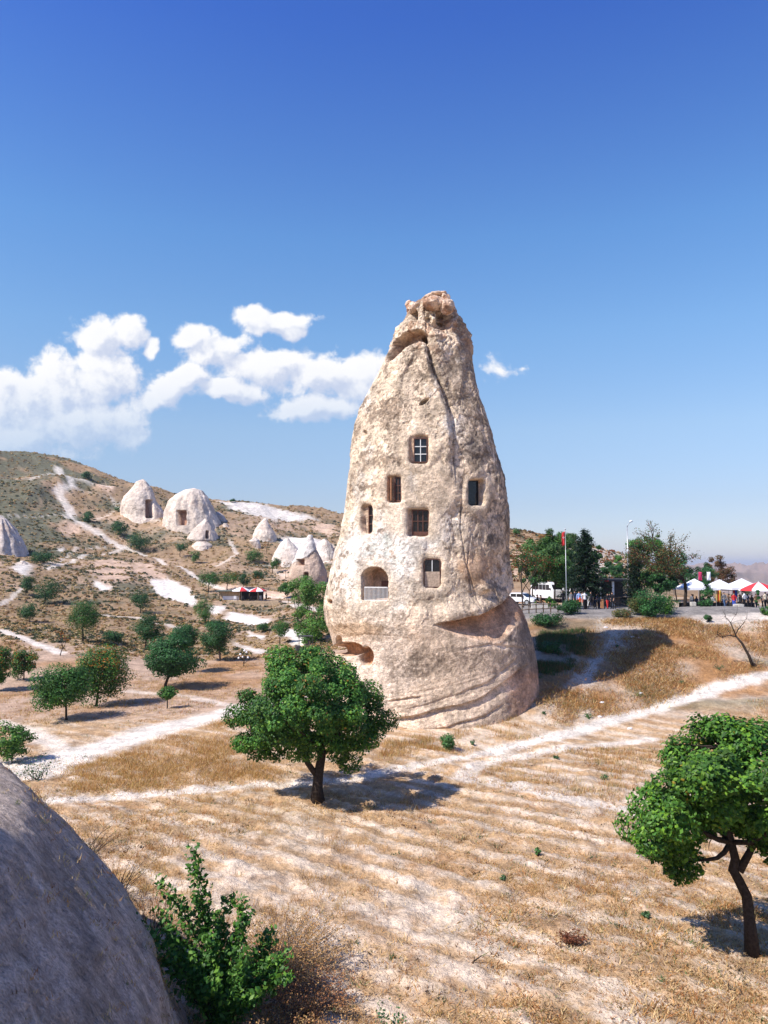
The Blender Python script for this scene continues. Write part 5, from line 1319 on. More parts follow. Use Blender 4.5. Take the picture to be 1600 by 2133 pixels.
# flagpole with limp red flag
fp = gp(1178, 70.5); pole = empty('flagpole', fp, 'white flagpole with a limp red flag at the terrace edge', 'flagpole'); hp = 7.25
part('pole', 'steel', pole, lambda q: q.tube([(0, 0, -.2), (0, 0, 1.0), (0, 0, hp)], [.055, .035, .02], 10), True)
part('base', 'plaster', pole, lambda q: q.box((0, 0, .12), (.34, .34, .36)))
part('finial', 'steel', pole, lambda q: q.tube([(0, 0, hp), (0, 0, hp + .05), (0, 0, hp + .12), (0, 0, hp + .16)], [.03, .07, .06, .01], 8), True)
nu, nv = 9, 16; V = []
for j in range(nv):
    v_ = j / (nv - 1)
    for i in range(nu):
        u_ = i / (nu - 1); wdt = .12 + .22 * math.sin(math.pi * (.25 + .6 * v_)); V.append((-.05 - u_ * wdt * (.9 if v_ < .8 else 1) + .17 * 0, .06 * math.sin(u_ * 9 + v_ * 2), hp - .12 - v_ * 1.25 - u_ * .16))
fl = mesh_np('flag', V, grid_faces(nv, nu, False), M['redc'], True); finish(fl, pole); fl.modifiers.new('t', 'SOLIDIFY').thickness = .012
cr = MB(); A_ = []; 
for k in range(13):
    a = math.radians(50 + k * 260 / 12); A_.append((math.cos(a) * .075 - .19, -.09, math.sin(a) * .075 + hp - .72))
for k in range(13):
    a = math.radians(310 - k * 260 / 12); A_.append((math.cos(a) * .058 - .172, -.09, math.sin(a) * .058 + hp - .72))
cr.add(A_ + [(x, y + .02, z) for x, y, z in A_], [(k, k + 1, 24 - k, 25 - k) for k in range(12)] + [(26 + 25 - k, 26 + 24 - k, 26 + k + 1, 26 + k) for k in range(12)]); cr.build('crescent', M['canvas'], fl)
s5 = [(math.cos(math.radians(90 + 36 * k)) * (.032 if k % 2 == 0 else .013) - .12, -.092, math.sin(math.radians(90 + 36 * k)) * (.032 if k % 2 == 0 else .013) + hp - .72) for k in range(10)]
st_ = MB(); st_.add(s5, [tuple(range(10))]); st_.build('star', M['canvas'], fl)
# street lamp
lp = gp(1307, 83); lamp = empty('street_lamp', lp, 'tall thin grey street lamp with a bent arm above the trees', 'street lamp'); hl = 8.9
part('pole', 'steel', lamp, lambda q: q.tube([(0, 0, -.1), (0, 0, hl * .5), (0, 0, hl)], [.09, .07, .05], 8), True)
part('arm', 'steel', lamp, lambda q: q.tube([(0, 0, hl), (.12, 0, hl + .30), (.36, 0, hl + .58)], [.045, .04, .035], 6), True)
part('lamp_head', 'lampw', lamp, lambda q: q.tube([(.26, 0, hl + .60), (.34, 0, hl + .63), (.52, 0, hl + .66), (.62, 0, hl + .64)], [.04, .11, .12, .05], 10), True)


def peak_tent(px_, Y, w, d_, label, rz=0):
    b_ = gp(px_, Y); t = empty('market_tent', b_, label, 'tent', 'white market tents', rz); ez, pz = 2.55, 3.55
    n = 6; V = []; Fq = []
    for (ax, ay, bx, by) in ((-1, -1, 1, -1), (1, -1, 1, 1), (1, 1, -1, 1), (-1, 1, -1, -1)):
        base = len(V)
        for r in range(n + 1):
            k = r / n; z = ez + (pz - ez) * k ** 1.25
            for c in range(n + 1):
                u = c / n; x = (ax + (bx - ax) * u) * (1 - k) * w / 2; y = (ay + (by - ay) * u) * (1 - k) * d_ / 2; V.append((x, y, z - .06 * math.sin(math.pi * u) * (1 - k)))
        for r in range(n):
            for c in range(n): a = base + r * (n + 1) + c; Fq.append((a, a + 1, a + n + 2, a + n + 1))
    cn = mesh_np('canopy', V, Fq, M['canvas'], True); finish(cn, t); cn.modifiers.new('t', 'SOLIDIFY').thickness = .02
    part('valance', 'canvas', t, lambda q: (q.box((0, -d_ / 2, ez - .13), (w, .03, .26)), q.box((0, d_ / 2, ez - .13), (w, .03, .26)), q.box((-w / 2, 0, ez - .13), (.03, d_ - .04, .255)), q.box((w / 2, 0, ez - .13), (.03, d_ - .04, .255))))
    for sx in (-1, 1):
        for sy in (-1, 1): part('tent_pole', 'steel', t, lambda q: q.tube([(sx * (w / 2 - .06), sy * (d_ / 2 - .06), 0), (sx * (w / 2 - .06), sy * (d_ / 2 - .06), ez)], .03, 6))
    tb = MB(); tb.box((0, 0, .78), (w * .8, .9, .05)); tb.box((0, -.43, .4), (w * .8, .03, .74)); tb.box((0, .43, .4), (w * .8, .03, .74)); o = tb.build('stall_table', M['asph'], None, label='dark covered stall table under the ' + label.split(' market')[0].replace('white ', '') + ' tent', cat='table', group='stall tables under the tents'); o.location = b_ + Vector((0, .6, 0))


peak_tent(1444, 88, 3.6, 3.4, 'leftmost white market tent behind the sparse tree'); peak_tent(1496, 90, 3.7, 3.4, 'middle white market tent'); peak_tent(1542, 87, 3.7, 3.4, 'rightmost white market tent')


def parasol(b_, r, h, rise, label, pat, group=None, cat='umbrella', tilt=0):
    t = empty('parasol', b_, label, cat, group); n = 8
    part('pole', 'white', t, lambda q: q.tube([(0, 0, 0), (0, 0, h + rise + .1)], .025, 6), True)
    for k in range(n):
        a0, a1 = 2 * math.pi * k / n, 2 * math.pi * (k + 1) / n; V = []; am = (a0 + a1) / 2
        for r_i in range(5):
            f = r_i / 4
            for s_ in range(4):
                a = a0 + (a1 - a0) * s_ / 3; sag = .05 * r * f * (1 - abs(s_ - 1.5) / 1.5); V.append((math.cos(a) * r * f, math.sin(a) * r * f, h + rise * (1 - f ** 1.3) - sag * .5))
        for s_ in range(4): a = a0 + (a1 - a0) * s_ / 3; V.append((math.cos(a) * r * 1.01, math.sin(a) * r * 1.01, h - .16))
        g_ = mesh_np('canopy_panel', V, grid_faces(6, 4, False), M[pat[k % len(pat)]], True); finish(g_, t)
    return t


um = parasol(gp(1577, 82), 1.95, 2.15, .75, 'red and white parasol at the right edge', ['redc', 'canvas'])
part('foot', 'plaster', um, lambda q: q.tube([(0, 0, 0), (0, 0, .14)], .3, 10))
# banners and textiles
for px_, mt, lab in ((1452, 'pink', 'raspberry red banner above the left tent'), (1470, 'white', 'white patterned banner between the left and middle tents')):
    b_ = gp(px_, 92); t = empty('banner', b_, lab, 'banner', 'banners above the tents'); part('pole', 'steel', t, lambda q: q.tube([(0, 0, 0), (0, 0, 4.5)], .025, 6))
    V = [(.03 + .45 * u, .04 * math.sin(u * 6 + v * 4), 4.45 - v * 1.0) for v in np.linspace(0, 1, 8) for u in np.linspace(0, 1, 6)]; o = mesh_np('cloth', V, grid_faces(8, 6, False), CL[mt], True); finish(o, t); o.modifiers.new('t', 'SOLIDIFY').thickness = .01
for px_, mts, z0, z1, lab in ((1493, ('yellow', 'orange', 'yellow'), .9, 2.2, 'yellow and orange striped towel hanging from the middle tent'), (1527, ('red', 'royal'), 1.0, 2.3, 'red and blue garment hanging from the right tent')):
    b_ = gp(px_, 86.5); t = empty('hanging_textile', b_, lab, 'textile'); w = .6 / len(mts)
    for k, m_ in enumerate(mts):
        V = [(-.3 + w * (k + u), .03 * math.sin((k + u) * 5), z1 - v * (z1 - z0)) for v in np.linspace(0, 1, 6) for u in np.linspace(0, 1, 4)]; o = mesh_np('stripe', V, grid_faces(6, 4, False), CL[m_], True); finish(o, t); o.modifiers.new('t', 'SOLIDIFY').thickness = .01
    part('rod', 'steel', t, lambda q: q.tube([(-.35, 0, z1 + .02), (.35, 0, z1 + .02)], .015, 5)); part('hook', 'steel', t, lambda q: q.tube([(0, 0, z1 + .02), (0, 0, 2.5)], .01, 4))
for x, Y, lab in ((1440, 72, 'pale stone block at the terrace edge by the sparse tree'), (1529, 76, 'pale stone block in front of the right tent'), (1539, 75.5, 'darker stone block beside the pale one in front of the right tent')):
    bm = bmesh.new(); bmesh.ops.create_cube(bm, size=1); bmesh.ops.scale(bm, vec=(.5, .4, .42), verts=bm.verts); bmesh.ops.bevel(bm, geom=list(bm.edges), offset=.05, segments=2, affect='EDGES')
    for v in bm.verts: v.co += Vector((random.uniform(-.02, .02), random.uniform(-.02, .02), random.uniform(-.02, .02) + .2))
    me = bpy.data.meshes.new('stone_block'); bm.to_mesh(me); bm.free(); me.materials.append(M['plaster']); o = bpy.data.objects.new('stone_block', me); finish(o, None, lab, 'stone block', 'stone blocks on the terrace'); o.location = gp(x, Y)
# rustic rail fence on the shaded edge, left of the flagpole
fe = gp(1125, 67); t = empty('rail_fence', fe, 'low dark rail fence on the shaded terrace edge beside the chimney', 'fence')
xs = [(px_ - 800) / F * 67 - fe.x for px_ in (1086, 1100, 1115, 1130, 1145, 1160)]; fz = [float(TH(x + fe.x, 67)[0]) - fe.z for x in xs]
for x, z in zip(xs, fz): part('post', 'plank', t, lambda q: q.tube([(x, 0, z - .2), (x, 0, z + .85)], .05, 6), True)
for h_ in (.35, .72):
    for i in range(5): part('rail', 'plank', t, lambda q: q.tube([(xs[i] - .05, -.06, fz[i] + h_), (xs[i + 1] + .05, -.06, fz[i + 1] + h_ + .02)], .035, 6), True)
sw = gp(1122, 71.8); o = MB(); o.box((0, 0, .2), (1.5, .45, .46)); o = o.build('low_wall', M['plaster'], None, label='short low wall under the seated people', cat='wall'); o.location = sw + Vector((0, .05, 0))
# ------------------------------------------------------------------ cafe on the left slope
Yc = 150; cz = float(gp(520, Yc).z); cx_ = lambda px: (px - 800) / F * Yc; cb_ = Vector((cx_(500), Yc, cz)); cafe = empty('cafe_hut', cb_, 'low tan hillside cafe hut with a flat greenish roof', 'hut')
M['groof'] = flat('greenish_roof', (.12, .14, .11), .9)
part('wall', 'tan', cafe, lambda q: q.box((cx_(478) - cb_.x, 1.5, .85), (4.0, .25, 2.3)))
part('roof', 'groof', cafe, lambda q: q.box((cx_(497) - cb_.x, 2.2, 2.12), (8.6, 3.6, .16)))
part('back_wall', 'asph', cafe, lambda q: q.box((cx_(500) - cb_.x, 3.9, .85), (8.2, .2, 2.3)))
for px_ in (457, 500, 520, 539): part('post', 'plank', cafe, lambda q: q.tube([(cx_(px_) - cb_.x, .6, -.4), (cx_(px_) - cb_.x, .6, 2.04)], .07, 6))
part('awning_cloth', 'canvas', cafe, lambda q: q.box((cx_(480) - cb_.x, 1.30, .75), (3.2, .04, .7)))
wl = MB(); wl.box((0, 0, .0), (13.5, .35, 1.0)); wl = wl.build('terrace_wall', M['tan'], None, label='low retaining wall in front of the cafe terrace', cat='wall'); wl.location = (cx_(545), 146.6, float(gp(545, 146.6).z))
tr = MB(); tr.box((0, 0, .0), (10.5, 4.6, .9)); tr = tr.build('cafe_terrace', M['tan'], None, kind='structure'); tr.location = (cx_(530), 149.2, float(gp(530, 149).z) - .02)
tz = tr.location.z + .45
parasol(Vector((cx_(508), 148.3, tz)), 1.75, 2.0, .65, 'faded white and pink cafe parasol, left one', ['canvas', 'canvas', 'redc', 'canvas'], 'parasols at the hillside cafe'); parasol(Vector((cx_(541), 148.3, tz)), 1.75, 1.95, .62, 'cafe parasol with a red rim, right one', ['canvas', 'redc'], 'parasols at the hillside cafe')
for px_, Y, lab in ((503, 148.8, 'cafe table under the left parasol'), (536, 148.9, 'cafe table under the right parasol'), (548, 147.8, 'small cafe table at the terrace end')):
    t = empty('cafe_table', (cx_(px_), Y, tz), lab, 'table', 'cafe tables'); part('tabletop', 'plank', t, lambda q: q.box((0, 0, .74), (.8, .8, .05)))
    for sx in (-1, 1):
        for sy in (-1, 1): part('leg', 'plank', t, lambda q: q.box((sx * .33, sy * .33, .36), (.06, .06, .71)))
for k, (px_, Y, rz) in enumerate(((495, 148.2, .3), (513, 148.0, 2.5), (529, 148.1, .5), (545, 148.9, 3.6), (521, 149.6, 1.2))):
    t = empty('cafe_chair', (cx_(px_), Y, tz), ['pale chair at the outer left of the cafe tables', 'dark chair between the two parasols', 'dark chair left of the right parasol table', 'pale chair right of the right parasol table', 'dark chair at the back between parasols'][k], 'chair', 'cafe chairs', rz); mt = 'canvas' if k in (0, 3) else 'asph'
    part('seat', mt, t, lambda q: q.box((0, 0, .45), (.45, .45, .05))); part('backrest', mt, t, lambda q: q.box((0, .21, .72), (.45, .04, .48)))
    for sx in (-1, 1):
        for sy in (-1, 1): part('leg', mt, t, lambda q: q.box((sx * .19, sy * .19, .21), (.04, .04, .42)))
# rope fence to the right of the cafe
t = empty('post_fence', gp(600, 148), 'light post and rail fence along the cafe path', 'fence'); fo = t.location
for i, px_ in enumerate((562, 582, 602, 622)):
    a_ = gp(px_, 148) - fo; part('post', 'plank', t, lambda q: q.tube([a_ - Vector((0, 0, .1)), a_ + Vector((0, 0, .9))], .06, 5))
    if i < 3: c_ = gp(px_ + 20, 148) - fo; part('rail', 'plank', t, lambda q: q.tube([a_ + Vector((0, -.08, .75)), c_ + Vector((0, -.08, .75))], .035, 5))
# open buggy by the willow
bg_ = hit(634, 1361); bu = empty('open_buggy', bg_, 'dark open-frame buggy parked under the willowy tree', 'buggy', None, .25)
part('body', 'asph', bu, lambda q: (q.box((0, 0, .48), (1.9, 1.2, .32)), q.box((-.7, 0, .72), (.5, 1.1, .2))))
part('roof', 'asph', bu, lambda q: q.box((.1, 0, 1.85), (1.5, 1.2, .06)))
for sx in (-.6, .8):
    for sy in (-.55, .55): part('roof_post', 'asph', bu, lambda q: q.tube([(sx, sy, .6), (sx, sy, 1.83)], .03, 5))
part('seat', 'plank', bu, lambda q: (q.box((.25, 0, .80), (.5, 1.0, .3)), q.box((.5, 0, 1.1), (.12, 1.0, .5))))
for sx in (-.65, .65):
    for sy in (-.62, .62):
        wq = MB(); wq.tube([(sx, sy - .1, .28), (sx, sy + .1, .28)], .28, 12); o = wq.build('wheel', M['tyre'], bu)
# pale pots on the small bare tree
pb = hit(508, 1388)
for k, (dx, dz) in enumerate(((-.35, 1.15), (.25, 1.35), (-.1, .9), (-.5, .8), (.4, .85), (.05, 1.5))):
    q_ = MB(); q_.tube([(0, 0, -.10), (0, 0, -.06), (0, 0, .02), (0, 0, .07), (0, 0, .10)], [.05, .10, .11, .06, .07], 8)
    o = q_.build('clay_pot', M['canvas'], None, True, label=['pale clay pot high left in the tiny bare tree', 'pale clay pot high right in the tiny bare tree', 'pale clay pot at the heart of the tiny bare tree', 'outermost left pale clay pot in the tiny bare tree', 'outermost right pale clay pot in the tiny bare tree', 'topmost pale clay pot in the tiny bare tree'][k], cat='pot', group='pots hanging in the bare tree'); o.location = pb + Vector((dx, 0, dz))
# white pebbles and litter on the bank
for k, (x, y) in enumerate(((1262, 1308), (1250, 1494), (1255, 1465), (1312, 1520), (1335, 1446), (1318, 1329), (1330, 1330))):
    bm = bmesh.new(); bmesh.ops.create_icosphere(bm, subdivisions=2, radius=.12)
    for v in bm.verts: v.co = Vector((v.co.x * 1.3, v.co.y, v.co.z * .6)) * (1 + .25 * float(vn(v.co.x * 9 + k, v.co.y * 9, v.co.z * 9, 4)))
    me = bpy.data.meshes.new('white_stone'); bm.to_mesh(me); bm.free(); me.materials.append(M['canvas']); o = bpy.data.objects.new('white_stone', me); finish(o, None, ['small white stone highest in the shaded bank', 'small white stone at the foot of the green clump above the white path', 'small white stone on the sunny bank left of the path clump', 'small white stone lying below the white path', 'small white stone among the litter weeds on the bank', 'small white stone left of the pair high on the sunny bank', 'small white stone right of the pair high on the sunny bank'][k], 'stone', 'white stones on the bank'); o.location = hit(x, y) + Vector((0, 0, .03))
# ------------------------------------------------------------------ foreground shrub, twigs, dry plants
def wands(name, label, base, tips, Y, leaves_per=90, lsize=.10, stem='bark', r=.018, cols=None, start=.25, cat='bush', spread=.07, seed=1, group=None, matl='leaf', curve=.12):
    R_ = np.random.default_rng(seed); base = Vector(base); t = empty(name, base, label, cat, group); mb = MB(); P = []
    for tip in tips:
        b0 = base + Vector((R_.uniform(-.2, .2), R_.uniform(-.2, .2), -.05)); tip = Vector(tip); mid = b0.lerp(tip, .5) + Vector((R_.uniform(-1, 1), R_.uniform(-1, 1), .8)) * (tip - b0).length * curve
        pts = [(b0 * (1 - u) ** 2 + mid * 2 * u * (1 - u) + tip * u * u) - base for u in np.linspace(0, 1, 7)]
        mb.tube(pts, [r * (1 - .8 * i / 6) for i in range(7)], 5, cap=False)
        for k in range(leaves_per):
            u = R_.uniform(start, 1.0) ; i = min(int(u * 6), 5); q = pts[i].lerp(pts[i + 1], u * 6 - i); P.append(np.array(q) + R_.normal(size=3) * spread * (1.35 - .6 * u))
    mb.build('stems', M[stem], t, True)
    if P:
        P = np.array(P); n = len(P); c = cols(n); V, Fq, c = leaf_mesh(P, R_.normal(size=(n, 3)) * .6 + np.array([-.3, -.3, .7]), lsize * R_.uniform(.6, 1.3, n), c, .55, .5)
        finish(mesh_np('leaves', V, Fq, M[matl], False, c), t)
    return t


sb_ = gp(470, 17.2)
tips = [at(x, y, Y) for x, y, Y in ((400, 1762, 17.2), (402, 1800, 17.3), (326, 1832, 16.8), (372, 1868, 17.4), (408, 1866, 17.0), (480, 1862, 17.5), (505, 1868, 17.2), (452, 1900, 17.8), (566, 1935, 17.6), (588, 1995, 17.0), (575, 2040, 16.6),
                                    (286, 1925, 16.0), (300, 1950, 16.2), (600, 1985, 16.8), (560, 1960, 17.4), (600, 2030, 16.4), (330, 1900, 17.0), (520, 1900, 18.0), (345, 1935, 16.5), (430, 1950, 16.4), (515, 1980, 16.4), (540, 2065, 16.2), (478, 2080, 16.2), (395, 1990, 16.2), (350, 1990, 16.3), (440, 2040, 16), (500, 2020, 16.2), (365, 1960, 17.5), (490, 1945, 17.5))]
sgreen = lambda n: leaf_cols(n, np.array([.036, .115, .022]), np.array([.12, .24, .03]), .22)
wands('leafy_shrub', 'bright green suckering shrub with upright leafy shoots in front of the grey mound', sb_, tips, 17, 330, .125, cols=sgreen, start=.22, spread=.10, seed=5)
# extra leafy filling low down
R_ = np.random.default_rng(77)
DRY = lambda n: leaf_cols(n, np.array([.36, .19, .09]), np.array([.48, .30, .13]), .3)
DRYR = lambda n: leaf_cols(n, np.array([.28, .12, .06]), np.array([.4, .2, .09]), .3)


def fan(cx, cy, Y, n, w, h, R_):
    b_ = gp(cx, Y); out = []
    for i in range(n):
        an = R_.uniform(0, 2 * math.pi); q = R_.uniform(.2, 1) ** .6
        out.append(b_ + Vector((math.cos(an) * w * q, math.sin(an) * w * q, h * R_.uniform(.55, 1.05) * (1.1 - .5 * q))))
    return b_, out


for (cx, Y, n, w, h, lp, cf, lab, sd, rr_, ls) in [
        (590, 19.2, 260, 2.0, 1.5, 34, DRY, 'large dry rust-brown bush behind the leafy shrub', 11, .008, .05), (650, 17.6, 130, 1.3, .9, 28, DRYR, 'lower dry bush right of the large dry one', 12, .007, .05),
        (600, 16.4, 110, 1.2, .8, 24, DRY, 'dry bush in the shade at the bottom edge', 13, .007, .05), (720, 15.9, 110, 1.2, .7, 24, DRY, 'straw-coloured bush at the bottom edge right of the shade', 14, .007, .05)]:
    b_, tp = fan(cx, 0, Y, n, w, h, R_); wands('dry_bush', lab, b_, tp, Y, lp, ls, 'straw_stem' if 'straw_stem' in M else 'barkl', rr_, cf, .3, 'bush', .06, sd, 'dry bushes near the viewpoint', 'straw')
for (cx, Y, n, w, h, lab, sd) in [(262, 23.5, 34, 1.3, 1.5, 'bare twiggy bush rising from behind the mound, upper one', 21), (330, 20.5, 34, 1.2, 1.7, 'bare twiggy bush between mound and leafy shrub', 22), (205, 27, 26, 1.3, 1.2, 'faint twiggy bush beside the mound edge', 23)]:
    b_, tp = fan(cx, 0, Y, n, w, h, R_); wands('twig_bush', lab, b_, tp, Y, 16, .05, 'bark', .011, DRY, .4, 'bush', .12, sd, 'bare twig bushes', 'straw', .2)
b_, tp = fan(92, 0, 37, 22, 1.1, 1.4, R_); wands('twig_bush', 'sparse dark-leaved twigs over the white path by the mound', b_, tp, 37, 12, .10, 'bark', .012, lambda n: leaf_cols(n, DGREEN, GREEN, .2), .4, 'bush', .15, 24)
b_, tp = fan(1180, 0, hit(1180, 1965).y, 40, .42, .38, R_); wands('dead_plant', 'dark brown dead plant lying in the lower right field', b_, tp, 20, 14, .06, 'bark', .008, lambda n: leaf_cols(n, np.array([.14, .05, .03]), np.array([.25, .1, .05]), .2), .3, 'plant', .04, 25, None, 'straw')
mb = MB(); p = hit(985, 2008); mb.tube([(-.02, 0, .02), (.12, .05, .10), (.24, .08, .16)], [.02, .016, .01], 5); mb.tube([(0, 0, .0), (.05, .02, .12), (.02, 0, .2)], [.01, .008, .004], 4)
o = mb.build('stick', M['bark'], None, True, label='short dark broken stick standing out of the field', cat='stick'); o.location = p
R3 = np.random.default_rng(31)
tp = [hit(820, 2190) + Vector((R3.uniform(-.3, .3), R3.uniform(-.2, .2), R3.uniform(.5, .95))) for _ in range(9)]
wands('green_weed', 'upright green weed at the bottom edge right of centre', hit(815, 2190), tp, 16, 22, .07, 'bark', .006, lambda n: leaf_cols(n, np.array([.04, .11, .045]), np.array([.08, .16, .06]), .2), .2, 'plant', .05, 26)
# leaning dead tree on the bank
mb = MB(); Yd = hit(1568, 1393).y; pt = lambda x, y: at(x, y, Yd)
mb.tube([pt(1572, 1398), pt(1560, 1365), pt(1546, 1340), pt(1534, 1326)], [.12, .10, .085, .07], 7)
for L, r in (([(1534, 1326), (1520, 1324), (1505, 1328), (1494, 1321)], .05), ([(1534, 1326), (1530, 1310), (1522, 1296), (1512, 1284)], .05), ([(1532, 1322), (1542, 1310), (1550, 1297), (1556, 1290)], .04), ([(1508, 1328), (1500, 1318), (1490, 1316)], .025),
             ([(1522, 1298), (1530, 1288), (1534, 1280)], .02), ([(1498, 1324), (1488, 1330)], .02), ([(1543, 1308), (1540, 1296)], .02), ([(1524, 1324), (1518, 1312), (1510, 1306)], .02), ([(1558, 1362), (1566, 1345), (1568, 1330)], .02), ([(1572, 1396), (1585, 1370), (1590, 1350)], .02), ([(1572, 1396), (1596, 1378)], .015)):
    mb.tube([pt(*q) + Vector((0, (i % 2) * .2, 0)) for i, q in enumerate(L)], [r * (1 - .7 * i / (len(L) - 1)) for i in range(len(L))], 5)
Rd = np.random.default_rng(3)
for i in range(46):
    a_ = pt(*[(1494, 1321), (1512, 1284), (1556, 1290), (1522, 1298), (1505, 1328), (1534, 1280), (1540, 1310)][i % 7]); e = a_ + Vector(Rd.normal(size=3)) * .35 + Vector((0, 0, .15)); mb.tube([a_, e], [.012, .004], 3)
bd = hit(1568, 1393); mb.v = [tuple(Vector(v) - bd) for v in mb.v]
t = empty('dead_tree', bd, 'leaning leafless dark tree on the dry bank above the white path', 'tree'); mb.build('trunk', M['bark'], t, True)
# bare twigs beside the chimney and thin trees on the slope
SG = 'thin bare trees on the slope'
for (x, y, H, lv, lab, sd) in [(688, 1172, 7.5, 60, 'bare twiggy tree in front of the capped cone near the chimney', 1), (555, 1155, 4.5, 160, 'thin brown-leaved tree below the sharp pink cone', 2), (579, 1108, 5.0, 160, 'thin green-flecked tree on the far slope', 3),
                               (125, 1366, 3.0, 60, 'bare bush-like tree beside the upper left path', 4), (508, 1388, 1.6, 0, 'tiny bare tree hung with pale clay pots', 5), (595, 1205, 4, 150, 'rust-leaved small tree beside the capped cone', 6), (540, 1258 - 30, 3.5, 160, 'rusty thin tree right of the cafe slope', 7), (655, 1100, 6, 30, 'bare sapling on the slope under the ridge', 8)]:
    twiggy(hit(x, y), H, lab, .5, 4, .05, 40 + sd, lv, .22, group=SG if sd != 5 else None)

# ------------------------------------------------------------------ grass, straw and low scrub
def sample_ground(n, px0, px1, y0, y1, bias=1.0):
    """random ground points, spread evenly over how large they appear"""
    px = rng.uniform(px0, px1, n); yy = rng.uniform(y0, y1, n); u = (1066.5 - yy) / F
    b_ = math.cos(PITCH) - u * math.sin(PITCH); c_ = math.sin(PITCH) + u * math.cos(PITCH); Y = -9.7 / (c_ / b_)
    return (px - 800) / F / b_ * Y, Y


def blades(name, X, Y, h, w, cols, per, spread, lean, kind_label, mat='straw', Z=None):
    n = len(X); Z = TH(X, Y) if Z is None else Z
    k = np.repeat(np.arange(n), per); m = len(k)
    ox = rng.normal(size=m) * spread * h[k]; oy = rng.normal(size=m) * spread * h[k]
    hh = h[k] * rng.uniform(.45, 1.15, m); an = rng.uniform(0, 2 * math.pi, m); ln = lean * rng.uniform(.2, 1.3, m) * hh; ww = w * rng.uniform(.6, 1.4, m) * (.6 + h[k])
    bx = X[k] + ox; by = Y[k] + oy; bz = Z[k] - .02; wa = rng.uniform(0, math.pi, m); wx, wy = np.cos(wa) * ww / 2, np.sin(wa) * ww / 2
    V = np.empty((m, 3, 3)); V[:, 0] = np.stack([bx - wx, by - wy, bz], 1); V[:, 1] = np.stack([bx + wx, by + wy, bz], 1); V[:, 2] = np.stack([bx + np.cos(an) * ln, by + np.sin(an) * ln, bz + hh * np.sqrt(np.maximum(0.03, 1 - np.minimum(lean, .98) ** 2))], 1)
    c = cols[k] * rng.uniform(.7, 1.3, (m, 1))
    o = mesh_np(name, V.reshape(-1, 3), np.arange(3 * m).reshape(m, 3), M[mat], False, np.repeat(c, 3, 0))
    return finish(o, kind='stuff', label=kind_label, cat='grass')


def pick(n, pal, p): return np.array(pal)[rng.choice(len(pal), n, p=p)]


STR = [np.array([.44, .245, .10]), np.array([.55, .39, .20]), np.array([.34, .145, .055]), np.array([.20, .11, .06]), np.array([.14, .16, .06])]
n = 42000; X, Y = sample_ground(n, -60, 1660, 1560, 2190); o0 = np.zeros(n)
q = .62 * X + .785 * Y + fbm(X, Y, o0, 11, 3, 55) * .9; row = .5 + .5 * np.sin(q * 2 * math.pi / 1.15 + math.pi); streak = fbm(q / .42, (.785 * X - .62 * Y) / 2.6, o0, 1.0, 4, 140, .65)
den = .10 + .60 * row + .45 * sst(-.25, .25, streak); den *= sst(-.35, .3, fbm(X, Y, o0, 4.5, 4, 71) + .12 + .25 * sst(24, 16, Y)); keep = rng.random(n) < den
mo = np.hypot(X - axx, Y - axy) > 11.5; keep &= mo; X, Y = X[keep], Y[keep]; n = len(X)
clump = sst(.1, .5, fbm(X, Y, np.zeros(n), 1.4, 3, 73))
h = rng.uniform(.06, .16, n) + .22 * clump * rng.random(n) + .03
blades('dry_stubble', X, Y, h, .034, pick(n, STR, [.38, .3, .17, .1, .05]), 8, 1.2, .85, 'short dry straw and stubble scattered over the furrowed field')
ix = rng.permutation(n)[:420]
blades('field_weeds', X[ix], Y[ix], rng.uniform(.08, .22, 420), .05, pick(420, [np.array([.06, .10, .05]), np.array([.10, .13, .06]), np.array([.12, .06, .035]), np.array([.05, .04, .03])], [.35, .2, .3, .15]), 14, .5, .8, 'small grey-green and brown weeds scattered over the field')
# longer tufts
n = 2600; X, Y = sample_ground(n, 150, 1660, 1600, 2190); o0 = np.zeros(n); keep = (fbm(X, Y, o0, 3, 3, 75) > .05) & (np.hypot(X - axx, Y - axy) > 11.5); X, Y = X[keep], Y[keep]; n = len(X)
blades('straw_tufts', X, Y, rng.uniform(.2, .42, n), .012, pick(n, STR, [.5, .2, .2, .1, 0]), 24, .35, .5, 'taller rust and straw coloured grass tufts on the field')


def strip(poly, n, hlo, hhi, name, lab, pal, p, per=10, w=.02, lean=.45, spread=.5):
    P = hits(poly); x0, y0 = P.min(0); x1, y1 = P.max(0); X = rng.uniform(x0, x1, n * 3); Y = rng.uniform(y0, y1, n * 3); k = inpoly(X, Y, P); X, Y = X[k][:n], Y[k][:n]; m = len(X)
    k = rng.random(m) < sst(-.35, .15, fbm(X, Y, np.zeros(m), 2.2, 4, 88)); X, Y = X[k], Y[k]; k = ground_col(X, Y, TH(X, Y)).mean(1) < .44; X, Y = X[k], Y[k]; m = len(X)
    blades(name, X, Y, rng.uniform(hlo, hhi, m), w, pick(m, pal, p), per, spread, lean, lab)


